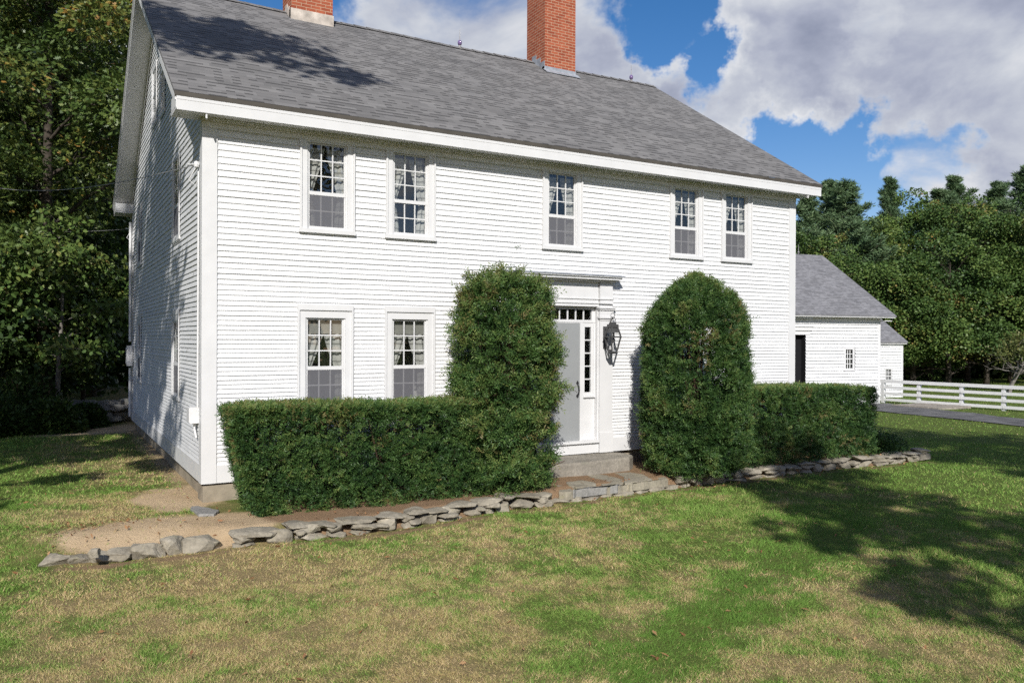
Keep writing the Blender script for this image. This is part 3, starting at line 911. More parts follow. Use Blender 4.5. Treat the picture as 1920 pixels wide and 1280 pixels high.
# crowning cornice
for (x, y, za, zb) in ((1.16, .13, 3.086, 3.105), (1.19, .17, 3.106, 3.125), (1.24, .225, 3.126, 3.168), (1.265, .255, 3.169, 3.186)):
    mb.box(DX-x, DX+x, -y, .02, za, zb)
mb.build('door_surround', M['trim'], house)
mb = MB()
mb.prism([(DX-1.28, -.268, 3.187), (DX+1.28, -.268, 3.187), (DX+1.28, .01, 3.187), (DX-1.28, .01, 3.187)], (0, 0, .01))
mb.prism([(DX-1.27, -.262, 3.198), (DX+1.27, -.262, 3.198), (DX+1.27, .005, 3.235), (DX-1.27, .005, 3.235)], (0, 0, .005))
mb.build('cornice_flashing', M['lead'], house)
mb = MB()
mb.box(DX-.86, DX+.86, -.028, .10, 0.0, .184)
mb.box(DX-.875, DX+.86, -.075, .10, .186, .236)
mb.box(DX-.835, DX+.835, .06, .11, 2.345, 2.395); mb.box(DX-.835, DX+.835, .052, .059, 2.36, 2.38)
mb.box(DX-.835, DX+.835, .06, .11, 2.605, 2.645)
for s in (-1, 1):
    mb.box(DX+s*.502, DX+s*.575, .045, .11, .236, 2.345)
    mb.box(DX+s*.575, DX+s*.835, .07, .11, .236, 1.0)
    mb.box(DX+s*.577, DX+s*.833, .03, .07, 1.0, 1.03)
    mb.box(DX+s*.835, DX+s*.80, .05, .11, 1.031, 2.345)
mb.build('door_frame', M['trim'], house)
for s in (-1, 1):
    mb = MB()
    x0, x1 = sorted((DX+s*.576, DX+s*.799)); g0, g1 = (DX+.612, DX+.752) if s > 0 else (DX-.752, DX-.612)
    mb.box(x0, g0, .062, .10, 1.031, 2.345); mb.box(g1, x1, .062, .10, 1.031, 2.345)
    mb.box(g0, g1, .0622, .10, 1.031, 1.094); mb.box(g0, g1, .0622, .10, 2.278, 2.345)
    for k in range(1, 5):
        z = 1.094+(2.278-1.094)*k/5; mb.box(g0-.004, g1+.004, .066, .09, z-.011, z+.011)
    sl = mb.build('sidelight', M['trim'], house)
    q = MB(); q.face([(g0, .082, 1.094), (g1, .082, 1.094), (g1, .082, 2.278), (g0, .082, 2.278)]); q.build('pane', M['glass'], sl)
mb = MB(); n = 9; tx0, tx1 = DX-.80, DX+.765
mb.box(DX-.834, tx0, .062, .10, 2.396, 2.604); mb.box(tx1, DX+.834, .062, .10, 2.396, 2.604)
mb.box(tx0-.01, tx1+.01, .0625, .099, 2.3965, 2.407); mb.box(tx0-.01, tx1+.01, .0625, .099, 2.593, 2.6035)
for k in range(1, n):
    x = tx0+(tx1-tx0)*k/n; mb.box(x-.011, x+.011, .066, .09, 2.396, 2.604)
tr = mb.build('transom_window', M['trim'], house)
q = MB(); q.face([(tx0, .082, 2.396), (tx1, .082, 2.396), (tx1, .082, 2.604), (tx0, .082, 2.604)]); q.build('pane', M['glass'], tr)
mb = MB(); mb.box(DX-.50, DX+.50, .056, .10, .240, 2.343)
door = mb.build('door', M['door'], house)
mb = MB()   # thumb-latch handle
hx = DX+.452
mb.tube([(hx, .05, 1.06), (hx, .005, 1.09), (hx, -.005, 1.15), (hx, .005, 1.21), (hx, .05, 1.24)], [.009, .011, .013, .011, .009], 6)
for z, s in ((1.245, 1), (1.055, -1)):
    mb.prism([(hx-.022, .049, z), (hx+.022, .049, z), (hx+.026, .049, z+s*.03), (hx, .049, z+s*.065), (hx-.026, .049, z+s*.03)], (0, .006, 0))
mb.build('handle', M['black'], door)
for z in (.44, 2.12):
    mb = MB(); mb.box(DX-.49, DX-.08, .046, .055, z-.013, z+.013)
    mb.prism([(DX-.08, .046, z-.026), (DX-.035, .046, z), (DX-.08, .046, z+.026)], (0, .009, 0)); mb.build('strap_hinge', M['black'], door)
# dark room behind windows: inner lining kept off the wall
mb = MB()
mb.face([(.3, 1.3, -.0), (L-.3, 1.3, 0), (L-.3, 1.3, 5.2), (.3, 1.3, 5.2)])
mb.face([(.05, .12, 2.75), (L-.05, .12, 2.75), (L-.05, D-.1, 2.75), (.05, D-.1, 2.75)])
mb.face([(.05, .12, 5.18), (L-.05, .12, 5.18), (L-.05, D-.1, 5.18), (.05, D-.1, 5.18)])
mb.face([(.05, .12, .02), (L-.05, .12, .02), (L-.05, D-.1, .02), (.05, D-.1, .02)])
mb.build('interior_partition', simple('interior_plaster', (0.42, 0.41, 0.38), 0.9), house)

# ---- things on the house
lx, ly, lz = 6.92, -.30, 1.83
lan = empty('wall_lantern', (lx, -.06, lz), 0, 'dark metal carriage lantern with clear glass beside the grey front door', 'lantern')
mb = MB()
a, b, ht = .052, .102, .27
for sx in (-1, 1):
    for sy in (-1, 1):
        mb.tube([(lx+sx*a, ly+sy*a, lz), (lx+sx*b, ly+sy*b, lz+ht)], .015, 4)
        mb.tube([(lx+sx*b, ly+sy*b, lz+ht+.01), (lx+sx*.055, ly+sy*.055, lz+ht+.20)], .015, 4)
for h_, r_ in ((0, a), (ht, b)):
    mb.box(lx-r_-.014, lx+r_+.014, ly-r_-.014, ly-r_+.012, lz+h_-.012, lz+h_+.012); mb.box(lx-r_-.014, lx+r_+.014, ly+r_-.012, ly+r_+.014, lz+h_-.012, lz+h_+.012)
    mb.box(lx-r_-.014, lx-r_+.012, ly-r_+.012, ly+r_-.012, lz+h_-.012, lz+h_+.012); mb.box(lx+r_-.012, lx+r_+.014, ly-r_+.012, ly+r_-.012, lz+h_-.012, lz+h_+.012)
mb.box(lx-.05, lx+.05, ly-.05, ly+.05, lz-.03, lz-.012)
mb.build('frame', M['iron'], lan)
mb = MB(); mb.box(lx-.075, lx+.075, ly-.075, ly+.075, lz+ht+.17, lz+ht+.225); mb.box(lx-.045, lx+.045, ly-.045, ly+.045, lz+ht+.225, lz+ht+.265)
q0, q1 = .085, .06
for sx, sy in ((1, 0), (-1, 0), (0, 1), (0, -1)):
    t_ = np.array([-sy, sx, 0]); c0 = np.array([lx+sx*q0, ly+sy*q0, lz+ht+.075]); c1 = np.array([lx+sx*q1, ly+sy*q1, lz+ht+.172])
    mb.face([c0-t_*q0, c0+t_*q0, c1+t_*q1, c1-t_*q1])
mb.build('cap', M['iron'], lan)
mb = MB(); rg = [(lx+.06*math.cos(w), ly, lz+ht+.30+.055*math.sin(w)) for w in np.linspace(0, 2*math.pi, 15)]
mb.tube(rg, .007, 5); mb.tube([(lx+.045*math.cos(w), ly, lz+ht+.385+.045*math.sin(w)) for w in np.linspace(0, 2*math.pi, 13)], .006, 5)
mb.build('ring', M['iron'], lan)
mb = MB(); mb.box(lx-.04, lx+.04, -.075, -.062, lz+.06, lz+.46); mb.tube([(lx, -.07, lz+.40), (lx, -.17, lz+.46), (lx, ly, lz+ht+.345)], .009, 5); mb.tube([(lx, -.07, lz+.1), (lx, -.16, lz+.05), (lx, ly, lz-.02)], .009, 5)
mb.build('bracket', M['iron'], lan)
mb = MB()
for sx, sy in ((1, 0), (-1, 0), (0, 1), (0, -1)):
    t_ = np.array([-sy, sx, 0]); c0 = np.array([lx+sx*a, ly+sy*a, lz]); c1 = np.array([lx+sx*b, ly+sy*b, lz+ht]); c2 = np.array([lx+sx*.055, ly+sy*.055, lz+ht+.2])
    mb.face([c0-t_*a, c0+t_*a, c1+t_*b, c1-t_*b]); mb.face([c1-t_*b, c1+t_*b, c2+t_*.055, c2-t_*.055])
mb.build('glass', M['lampglass'], lan)
mb = MB(); mb.tube([(lx, ly, lz), (lx, ly, lz+.16)], [.018, .016], 8); mb.build('candle', M['trim'], lan)

box = empty('meter_box', (-.03, .40, .8), 0, 'small white electrical box low on the corner of the house', 'utility box')
mb = MB(); mb.box(-.135, -.012, .26, .50, .83, 1.06); mb.box(-.145, -.135, .27, .49, .84, 1.05); mb.build('housing', M['trim'], box)
mb = MB(); mb.tube([(-.06, .34, .83), (-.06, .34, .74), (-.04, .30, .62)], .016, 6); mb.tube([(-.05, .14, 1.06), (-.05, .12, 4.40)], .014, 6); mb.build('conduit', M['trim'], box)
tag_o = empty('meter_box', (-.05, 10.1, 1.6), 0, 'white electric meter box at the far rear corner of the house', 'utility box')
mb = MB(); mb.box(-.15, -.03, 10.0, 10.25, 1.35, 1.85); mb.box(-.165, -.15, 10.02, 10.23, 1.4, 1.8); mb.build('housing', M['trim'], tag_o)
mb = MB(); mb.tube([(-.08, 10.12, .1), (-.08, 10.12, 1.3)], .03, 6); mb.tube([(-.08, 10.12, 1.95), (-.08, 10.12, 4.9)], .03, 6); mb.build('conduit', M['trim'], tag_o)

def wire(p, q, sagm, label, name='overhead_wire'):
    p, q = np.array(p), np.array(q); pts = [p+(q-p)*t+np.array([0, 0, -sagm*4*t*(1-t)]) for t in np.linspace(0, 1, 24)]
    w = empty(name, tuple(p), 0, label, 'wire', 'service wires at the side of the house')
    mb = MB(); mb.tube(pts, .006, 5); mb.build('cable', M['wire'], w)
    mb = MB(); mb.tube([tuple(p), tuple(p+(q-p)/np.linalg.norm(q-p)*.28)], .012, 6)
    mb.lathe([(.001, -.05), (.035, -.04), (.04, 0), (.03, .04), (.001, .05)], tuple(p), 8); mb.tube([p+np.array([0, 0, -.03]), p+np.array([-.10, .03, -.22]), p+np.array([-.02, -.06, -.32]), p+np.array([.03, -.1, -.15])], .007, 5)
    mb.build('insulator', M['trim'], w)
wire((-.05, .30, 4.53), at(-120, 24, 7.0), .5, 'thin service wire strung from the front corner of the house')
wire((-.05, 10.2, 4.75), at(-150, 30, 6.6), .3, 'thin service wire strung from the rear corner of the house')

# granite step
step = MB()
poly = [(4.7, 0.0), (7.15, 0.0), (7.25, -.2), (7.22, -.52), (7.0, -.70), (5.9, -.80), (4.75, -.74)]
V = []; nn = len(poly)
for z, k in ((-.5, 1.0), (-.05, 1.0), (-.015, .985)):
    cxm, cym = 5.95, -.38
    V.append([(cxm+(x-cxm)*k, min(cym+(y-cym)*k, -.001), z) for x, y in poly])
for i in range(2):
    for j in range(nn):
        j2 = (j+1) % nn; step.face([V[i][j2], V[i][j], V[i+1][j], V[i+1][j2]])
step.face(V[2][::-1])
so = step.build('granite_step', M['granite']); tag(so, 'worn granite doorstep slab under the grey front door', 'step')

# ------------------------------------------------------------------ stones
def _ico():
    import bmesh
    bm = bmesh.new(); bmesh.ops.create_icosphere(bm, subdivisions=3, radius=1)
    V = np.array([v.co[:] for v in bm.verts]); F = [[v.index for v in f.verts] for f in bm.faces]; bm.free(); return V, F
ICO_V, ICO_F = _ico()
def stone(size, seed, cuts=9, boxy=0.5, nz=0.06):
    g = np.random.default_rng(seed); V = ICO_V.copy()
    V = np.sign(V)*np.abs(V)**boxy
    for _ in range(cuts):
        n = unit(g.normal(size=(1, 3)))[0]; d = g.uniform(.62, .98)
        s = V@n; V = V-np.outer(np.maximum(s-d, 0), n)
    V = V + (vnoise(V*2.3+seed*3.1, seed)-.5)[:, None]*nz*2*unit(V) + (vnoise(V*7+seed, seed+9)-.5)[:, None]*nz*0.7*unit(V)
    V = V*np.array(size)/2
    w = g.uniform(-.12, .12); c, s = math.cos(w), math.sin(w)
    return V@np.array([[c, s, 0], [-s, c, 0], [0, 0, 1]])

mb = MB(); sd = 100
x = 0.02
while x < 14.0:       # lower course
    w = random.uniform(.24, .52); h = random.uniform(.15, .22)*(.62 if 4.4 < x < 7.2 else 1)
    if True:
        yy = float(ywall(x+w/2))+.14
        if random.random() < .5 or not h > .13:
            V = stone((w*1.04, .30, h), sd, 12, .6, .08) + np.array([x+w/2, yy+random.uniform(-.02, .03), -.42+h/2-.035]); mb.add(V, ICO_F)
        else:
            c_ = random.uniform(.4, .6)
            for k_, (ha, za) in enumerate(((h*c_, -.45), (h*(1-c_), -.455+h*c_))):
                ww = w*random.uniform(.85, 1.05)
                V = stone((ww, .30, ha*1.12), sd+300*k_+2000, 12, .55, .09); V[:, 2] += V[:, 0]*random.uniform(-.08, .08)
                mb.add(V+np.array([x+w/2+random.uniform(-.04, .04), yy+random.uniform(-.03, .03), za+ha/2]), ICO_F)
    sd += 1; x += w*.98
x = 0.0
while x < 13.9:       # cap stones
    w = random.uniform(.28, .66); h = random.uniform(.06, .11)
    if not (4.6 < x+w/2 < 7.2):
        V = stone((w*1.03, .42, h), sd, 11, .5, .11); t_ = random.uniform(-.06, .06); V[:, 2] += V[:, 0]*t_
        V = V + np.array([x+w/2, float(ywall(x+w/2))+.19+random.uniform(-.03, .04), -.262+random.uniform(-.02, .025)])
        mb.add(V, ICO_F)
        if random.random() < .6:
            V = stone((random.uniform(.12, .3), .25, random.uniform(.05, .09)), sd+500, 8, .6) + np.array([x+random.uniform(0, w), float(ywall(x))+.08, -.33+random.uniform(-.03, .03)]); mb.add(V, ICO_F)
    sd += 1; x += w*.98
wl = mb.build('stone_wall', M['stone'], smooth=False); tag(wl, 'low dry-laid fieldstone wall edging the bed in front of the hedges', 'stone wall')

bl = [(75, 133, 30, 'leftmost fieldstone in the row edging the bare dirt'), (128, 170, 24, 'sloping fieldstone next to the leftmost stone by the bare dirt'), (168, 210, 26, 'pale lumpy fieldstone, third from the left edging the bare dirt'),
      (205, 252, 28, 'squat fieldstone, fourth from the left edging the bare dirt'), (250, 308, 34, 'wide rounded fieldstone, third from the right end of the dirt edging'), (302, 350, 36, 'egg shaped fieldstone, second from the right end of the dirt edging'), (348, 420, 32, 'broad grey boulder at the right end of the dirt edging, beside the wall')]
bpy_y = {75: 1066, 128: 1062, 168: 1060, 205: 1057, 250: 1052, 302: 1044, 348: 1038}
def on_z(px, py, z):
    d = FWD*FPX+RGT*(px-960)-UP*(py-640); return CAM+d*(z-CAM[2])/d[2]
for i, (p0, p1, hp, lab) in enumerate(bl):
    A = on_z((p0+p1)/2, bpy_y[p0]-4, -.42); dep = (A-CAM)@FWD; w = (p1-p0)/FPX*dep*1.08; h = hp/FPX*dep*1.12
    V = stone((w, .30, h), 700+i, 13, .62, .09)+np.array([A[0], A[1]+.13, -.43+h/2-.05])
    q = MB(); q.add(V, ICO_F); o = q.build('fieldstone', M['stone']); tag(o, lab, 'stone', 'fieldstones edging the bare dirt')
# small stone on top behind row
V = stone((.13, .12, .1), 760, 8, .6)+np.array([*on_z(177, 1040, -.28)[:2], -.26]); q = MB(); q.add(V, ICO_F)
tag(q.build('fieldstone', M['stone']), 'smallest pale stone perched behind the row edging the bare dirt', 'stone', 'fieldstones edging the bare dirt')

def flag(poly, name, lab, mat, group=None, z=None, t=.05):
    c = np.mean(poly, axis=0); q = MB()
    P = []
    for i in range(len(poly)):
        a, b = np.array(poly[i]), np.array(poly[(i+1) % len(poly)])
        for k in range(4):
            e = a+(b-a)*k/4; e = c+(e-c)*(1-.05*(k in (0,)))+np.random.default_rng(int(abs(e[0]*991+e[1]*77))).normal(size=2)*.012; P.append(e)
    zz = (z if z is not None else -.245)
    rings = [[(c[0]+(p[0]-c[0])*k, c[1]+(p[1]-c[1])*k, zz+dz) for p in P] for k, dz in ((1, -.10), (1, t*.6), (.975, t))]
    n = len(P)
    for i in range(2):
        for j in range(n):
            j2 = (j+1) % n; q.face([rings[i][j], rings[i][j2], rings[i+1][j2], rings[i+1][j]])
    q.face(rings[2])
    o = q.build(name, mat); tag(o, lab, 'paving stone', group); return o
FG = 'flagstones in front of the doorstep'
flags_px = [
    ([(1083, 893), (1130, 905), (1160, 906), (1168, 899), (1135, 890), (1100, 887)], 'flagstone against the front edge of the granite doorstep'),
    ([(1062, 905), (1092, 902), (1115, 906), (1117, 911), (1085, 915), (1066, 912)], 'oval flagstone left of the largest, amid reddish mulch'),
    ([(1117, 900), (1130, 909), (1165, 910), (1168, 904), (1140, 892)], 'flat flagstone between the doorstep and the oval flagstone'),
    ([(1170, 895), (1210, 893), (1232, 903), (1208, 912), (1172, 908)], 'large mottled flagstone right of centre below the doorstep'),
    ([(1150, 886), (1185, 880), (1210, 890), (1172, 894)], 'flagstone tucked under the right corner of the doorstep'),
    ([(1095, 925), (1105, 914), (1160, 910), (1180, 914), (1165, 925), (1120, 931)], 'grey blue front flagstone overhanging the lawn'),
    ([(1166, 911), (1205, 913), (1212, 917), (1182, 921), (1172, 922)], 'narrow flagstone wedged along the front edge of the paving'),
    ([(1212, 912), (1258, 899), (1262, 906), (1215, 918)], 'long thin flagstone at the right front edge of the paving'),
    ([(1225, 888), (1245, 890), (1257, 899), (1235, 899)], 'small light flagstone set in mulch near the rounded bush'),
    ([(1040, 907), (1055, 905), (1059, 910), (1045, 913)], 'smallest flagstone beside the loose green bush'),
    ([(1048, 917), (1068, 914), (1090, 921), (1078, 926), (1055, 922)], 'sunken flagstone behind the wall left of the paving'),
]
for pl, lab in flags_px:
    FZ = globals().get('FZ', 0)+1
    flag([(q_[0], max(q_[1], float(ywall(q_[0]))+.07)) for q_ in [on_z(a, b, -.25)[:2] for a, b in pl]], 'flagstone', lab, M['flag'] if 'grey blue' not in lab else M['slate'], FG, -.290+.0033*((FZ*5) % 11), .028)
flag([on_z(a, b, -.23)[:2] for a, b in [(355, 950), (372, 948), (412, 956), (405, 964), (372, 964)]], 'stone_slab', 'flat bluish stone slab lying on the dirt near the house corner', M['slate'], None, -.26, .035)

# rough stone wall behind, at the wood's edge
mb = MB(); sd = 900
for i in range(26):
    t_ = i/25; w = random.uniform(.5, .8); h = random.uniform(.22, .38)
    bx_, by_ = -6.5+6.4*t_, 12.6+.4*math.sin(i)
    for lv in range(2):
        V = stone((w, .5, h), sd, 8, .6)+np.array([bx_+random.uniform(-.1, .1)+lv*.15, by_+random.uniform(-.1, .1), -.25+h/2+lv*.30]); mb.add(V, ICO_F); sd += 1
rw = mb.build('stone_wall', M['mossstone']); tag(rw, 'tumbled mossy stone wall at the shady edge of the woods', 'stone wall')

# ------------------------------------------------------------------ clipped yews
def shell(name_root, label, cat, group, base, pts, nrm, n_in, tint_shift, leaf=(.055, .02), amp=.05, seed=1, stems=(), top=None, holes=None, nfreq=3.2):
    """pts/nrm : points on the clipped surface; needles are set just under it"""
    g = np.random.default_rng(seed)
    root = empty(name_root, base, 0, label, cat, group)
    K = 9                                    # needles to a sprig
    sel = g.choice(len(pts), len(pts)//K, replace=False); pts, nrm = pts[sel], nrm[sel]
    P = pts - nrm*(g.exponential(.085, len(pts))+leaf[0]*1.5)[:, None]
    cl = fbm(pts*nfreq, seed, 3)-.5; cl2 = vnoise(pts*9, seed+5)-.5
    P = P + nrm*(cl*amp*4.6+cl2*amp*2.2)[:, None]
    keep = np.ones(len(P), bool)
    if holes is not None: keep = holes(pts, g)
    gap = fbm(pts*5.5, seed+40, 2) > (.43 if amp < .05 else .48 if amp > .1 else .46)
    keep &= gap | (g.random(len(P)) < .3)
    P, N_, cl, cl2, Q = P[keep], nrm[keep], cl[keep], cl2[keep], pts[keep]
    n = len(P)
    tw = unit(N_*.75+np.array([0, 0, .22])+g.normal(size=(n, 3))*.6)          # twig direction
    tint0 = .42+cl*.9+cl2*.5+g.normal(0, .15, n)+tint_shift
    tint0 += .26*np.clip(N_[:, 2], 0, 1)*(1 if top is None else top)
    br = (fbm(Q*1.9+7, seed+77, 3) > .67) & (g.random(n) < .3); tint0[br] = .97
    q = np.tile(np.linspace(-.3, 1, K), n); side = np.tile(np.where(np.arange(K) % 2, 1, -1), n)
    R_ = lambda a_: np.repeat(a_, K, axis=0)
    TW = R_(tw); sd_ = unit(np.cross(TW, R_(unit(g.normal(size=(n, 3))))))
    ln = R_(leaf[0]*2.0*(.6+.7*g.random(n))*np.where(g.random(n) < .035, 1.9 if amp > .02 else 1.2, 1))
    P = R_(P)+TW*(q*ln)[:, None]; n = len(P)
    sp = unit(TW*.75+sd_*(side*.75)[:, None]+g.normal(size=(n, 3))*.18)
    nm = unit(np.cross(TW, sd_)+g.normal(size=(n, 3))*.35)
    nm = nm*np.where((nm*R_(N_)).sum(1, keepdims=True) < 0, -1, 1)
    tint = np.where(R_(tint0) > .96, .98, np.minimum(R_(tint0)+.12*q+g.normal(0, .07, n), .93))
    me = leaf_mesh('foliage', P, sp, nm, leaf[0]*(.7+.6*g.random(n)), leaf[1]*(.7+.6*g.random(n)), tint, T_DIA, .1)
    link('foliage', me, M['yew'], root)
    tb = MB()
    for s in stems: tb.tube(*s)
    if stems: tb.build('stems', M['twig'], root, smooth=True)
    return root

def box_surface(x0, x1, y0, y1, z0, z1, n, g, r=.10, taper=(0, 0, 0, 0), faces='xXyYZ'):
    """points on a hedge with rounded edges; taper = inset of x0,x1,y0,y1 at the bottom"""
    ar = {'x': (y1-y0)*(z1-z0), 'X': (y1-y0)*(z1-z0), 'y': (x1-x0)*(z1-z0), 'Y': (x1-x0)*(z1-z0), 'Z': (x1-x0)*(y1-y0)*1.5}
    tot = sum(ar[f] for f in faces); P, N = [], []
    for f in faces:
        k = int(n*ar[f]/tot); u = g.random((k, 3)); nn = np.zeros((k, 3))
        if f == 'x': u[:, 0] = 0; nn[:, 0] = -1
        if f == 'X': u[:, 0] = 1; nn[:, 0] = 1
        if f == 'y': u[:, 1] = 0; nn[:, 1] = -1
        if f == 'Y': u[:, 1] = 1; nn[:, 1] = 1
        if f == 'Z': u[:, 2] = 1; nn[:, 2] = 1
        P.append(u); N.append(nn)
    u, N = np.concatenate(P), np.concatenate(N)
    q = 1-u[:, 2]
    X0 = x0+taper[0]*q**1.5; X1 = x1-taper[1]*q**1.5; Y0 = y0+taper[2]*q**2; Y1 = y1-taper[3]*q
    P = np.c_[X0+(X1-X0)*u[:, 0], Y0+(Y1-Y0)*u[:, 1], z0+(z1-z0)*u[:, 2]]
    # round the edges
    lo = np.c_[X0+r, Y0+r, np.full(len(P), z0-1)]; hi = np.c_[X1-r, Y1-r, np.full(len(P), z1-r)]
    C = np.clip(P, lo, hi); d = P-C; ln = np.linalg.norm(d, axis=1, keepdims=True)
    m_ = (ln[:, 0] > 1e-6)
    P2 = np.where(ln > r, C+d/np.maximum(ln, 1e-9)*r, P); N2 = np.where(m_[:, None], unit(d+1e-9), N)
    return P2, N2

def stems_for(pts, zt, r0=.03, seed=3, k=4):
    r_ = random.Random(seed); out = []
    for (x, y, z) in pts:
        for _ in range(k):
            dx, dy = r_.uniform(-.35, .35), r_.uniform(-.3, .3)
            out.append(([(x, y, z), (x+dx*.4, y+dy*.4, z+(zt-z)*.45), (x+dx, y+dy, z+(zt-z)*.92)], [r0, r0*.6, r0*.2], 5, False))
            a = (x+dx*.5, y+dy*.5, z+(zt-z)*r_.uniform(.3, .7))
            out.append(([a, (a[0]+r_.uniform(-.4, .4), a[1]+r_.uniform(-.5, .2), a[2]+r_.uniform(0, .3))], [r0*.4, r0*.15], 4, False))
    return out

g = np.random.default_rng(51)
P, N = box_surface(.10, 4.75, -1.38, -.42, -.26, 1.165, 480000, g, .10, (.30, .1, -.10, .1))
P[:, 2] += .02*np.sin(P[:, 0]*1.7)*(P[:, 2] > .9)
thin = lambda p, g: (g.random(len(p)) > .72*np.exp(-((p[:, 2]-.80)/.13)**2)*(fbm(p*np.array([1.6, 1.6, 3]), 71, 2) > .50))
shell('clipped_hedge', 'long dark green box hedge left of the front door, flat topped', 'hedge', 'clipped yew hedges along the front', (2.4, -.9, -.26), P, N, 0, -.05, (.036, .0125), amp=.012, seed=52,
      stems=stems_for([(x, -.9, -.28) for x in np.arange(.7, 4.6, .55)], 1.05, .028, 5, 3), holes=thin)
P, N = box_surface(8.3, 12.62, -1.62, -.50, -.22, 1.19, 320000, g, .09, (.1, .12, -.04, .1))
P[:, 2] -= .05*sstep(P[:, 0], 10.5, 12.6)*(P[:, 2] > .4)
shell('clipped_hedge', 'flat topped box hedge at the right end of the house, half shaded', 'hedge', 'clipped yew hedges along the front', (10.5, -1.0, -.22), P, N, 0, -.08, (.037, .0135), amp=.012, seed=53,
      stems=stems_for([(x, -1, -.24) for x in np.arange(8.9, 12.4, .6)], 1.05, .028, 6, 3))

def lobes(L_, n, g):
    ar = np.array([r[0]*r[2] for _, r in L_]); ar = ar/ar.sum(); P, N = [], []
    for (c, r), a in zip(L_, ar):
        k = int(n*a); d = unit(g.normal(size=(k, 3))); r = np.array(r)
        P.append(np.array(c)+d*r); N.append(unit(d/r))
    P, N = np.concatenate(P), np.concatenate(N)
    keep = np.ones(len(P), bool)
    for c, r in L_:
        q = (((P-np.array(c))/np.array(r))**2).sum(1); keep &= q > .62
    keep &= P[:, 2] > -.3
    return P[keep], N[keep]
B1 = [((4.12, -1.10, 2.30), (.74, .70, .62)), ((4.62, -1.15, 2.60), (.46, .50, .44)), ((3.98, -1.05, 2.72), (.46, .48, .40)), ((4.34, -1.1, 2.88), (.48, .48, .27)), ((4.24, -1.08, 1.85), (.82, .80, .70)), ((4.68, -1.12, 1.85), (.54, .58, .60)), ((4.24, -1.1, 1.3), (.78, .80, .62)),
      ((4.02, -1.2, .75), (.60, .74, .60)), ((3.98, -1.35, .08), (.58, .62, .45)), ((4.94, -1.2, 1.50), (.26, .3, .40)), ((4.80, -1.36, .64), (.26, .18, .11)), ((4.80, -1.42, .20), (.28, .2, .13)), ((4.52, -1.5, -.08), (.34, .28, .15)), ((3.60, -1.0, 1.5), (.26, .32, .32)), ((3.60, -1.0, 2.05), (.24, .28, .25)), ((4.94, -1.1, 2.35), (.22, .28, .32)), ((3.62, -1.0, 2.5), (.2, .25, .22))]
P, N = lobes(B1, 420000, g)
thin1 = lambda p, g: g.random(len(p)) > .10 + .55*(fbm(p*2.6, 81, 2) < .42)*(p[:, 2] < 2.5) + .45*(np.hypot(p[:, 0]-3.85, (p[:, 2]-1.75)*.6) < .2)*(p[:, 1] < -1.2)
bush1 = shell('clipped_yew', 'loose shaggy green yew bush hiding the left of the grey front door', 'bush', None, (4.3, -1.1, -.25), P, N, 0, .04, (.056, .0155), amp=.13, seed=54,
      stems=stems_for([(4.3, -1.0, -.28), (4.5, -1.15, -.28), (4.1, -1.0, -.28)], 2.9, .05, 7, 6)+stems_for([(4.4, -1.1, .2)], 1.2, .03, 9, 6)+[([(4.4, -1.1, .25), (4.7, -1.25, .42), (5.05, -1.42, .64)], [.02, .014, .005], 5, False), ([(4.4, -1.1, -.1), (4.7, -1.35, 0), (5.1, -1.5, .16)], [.02, .014, .005], 5, False)], holes=thin1, nfreq=2.4)
# rounded column
n = 430000; u = g.random(n); w = g.random(n)*2*np.pi
zz = np.array([-.24, 0, .5, 1.2, 1.9, 2.35, 2.7, 2.95, 3.1, 3.17]); rr_ = np.array([.70, .86, .94, .95, .93, .88, .74, .53, .30, .02])
arc = np.r_[0, np.cumsum(np.hypot(np.diff(zz), np.diff(rr_))*(rr_[1:]+rr_[:-1]+.3))]
q = u*arc[-1]; zc = np.interp(q, arc, zz); rc = np.interp(zc, zz, rr_); sl_ = np.interp(zc, zz, np.gradient(rr_, zz))
bx_, by_ = 7.87, -1.42
P = np.c_[bx_+rc*np.cos(w), by_+rc*np.sin(w), zc]; N = unit(np.c_[np.cos(w), np.sin(w), -sl_])
thin2 = lambda p, g: g.random(len(p)) > .70*np.exp(-(((p[:, 2]-1.6)/.7)**2+((p[:, 0]-p[:, 1]-9.35)/.45)**2))*(fbm(p*3, 91, 2) > .38)
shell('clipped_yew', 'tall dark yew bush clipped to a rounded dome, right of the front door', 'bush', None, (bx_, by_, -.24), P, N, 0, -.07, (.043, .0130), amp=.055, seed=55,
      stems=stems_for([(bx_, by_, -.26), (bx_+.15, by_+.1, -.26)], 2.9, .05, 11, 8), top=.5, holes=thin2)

def clump(name, label, cat, group, c, r, n, size, mat, seed, tmpl=T_DIA, ts=0.0, stems=True, asp=.6, tint=.5):
    gg = np.random.default_rng(seed); root = empty(name, c, 0, label, cat, group)
    d = unit(gg.normal(size=(n, 3))); d[:, 2] = np.abs(d[:, 2])
    q = gg.random(n)**.45
    P = d*q[:, None]*np.array(r); P = P*(0.75+.5*fbm(d*2.2+seed, seed, 3))[:, None]
    ax = unit(d+gg.normal(size=(n, 3))*.6); nm = unit(gg.normal(size=(n, 3))*.6+np.array([0, 0, 1]))
    me = leaf_mesh('foliage', P, ax, nm, size*(.7+.6*gg.random(n)), size*asp*(.7+.6*gg.random(n)), tint+gg.normal(0, .18, n)+ts, tmpl, .1)
    link('foliage', me, M[mat], root, True)
    tb = MB(); r_ = random.Random(seed)
    for k in range(9):
        dx, dy = r_.uniform(-.6, .6)*r[0], r_.uniform(-.6, .6)*r[1]
        tb.tube([(dx*.15, dy*.15, -.05), (dx*.6, dy*.6, r[2]*.5), (dx, dy, r[2]*.9)], [.012*(1+r[2]), .008*(1+r[2]), .003], 4, False)
    tb.build('stems', M['twig'], root, True)
    return root
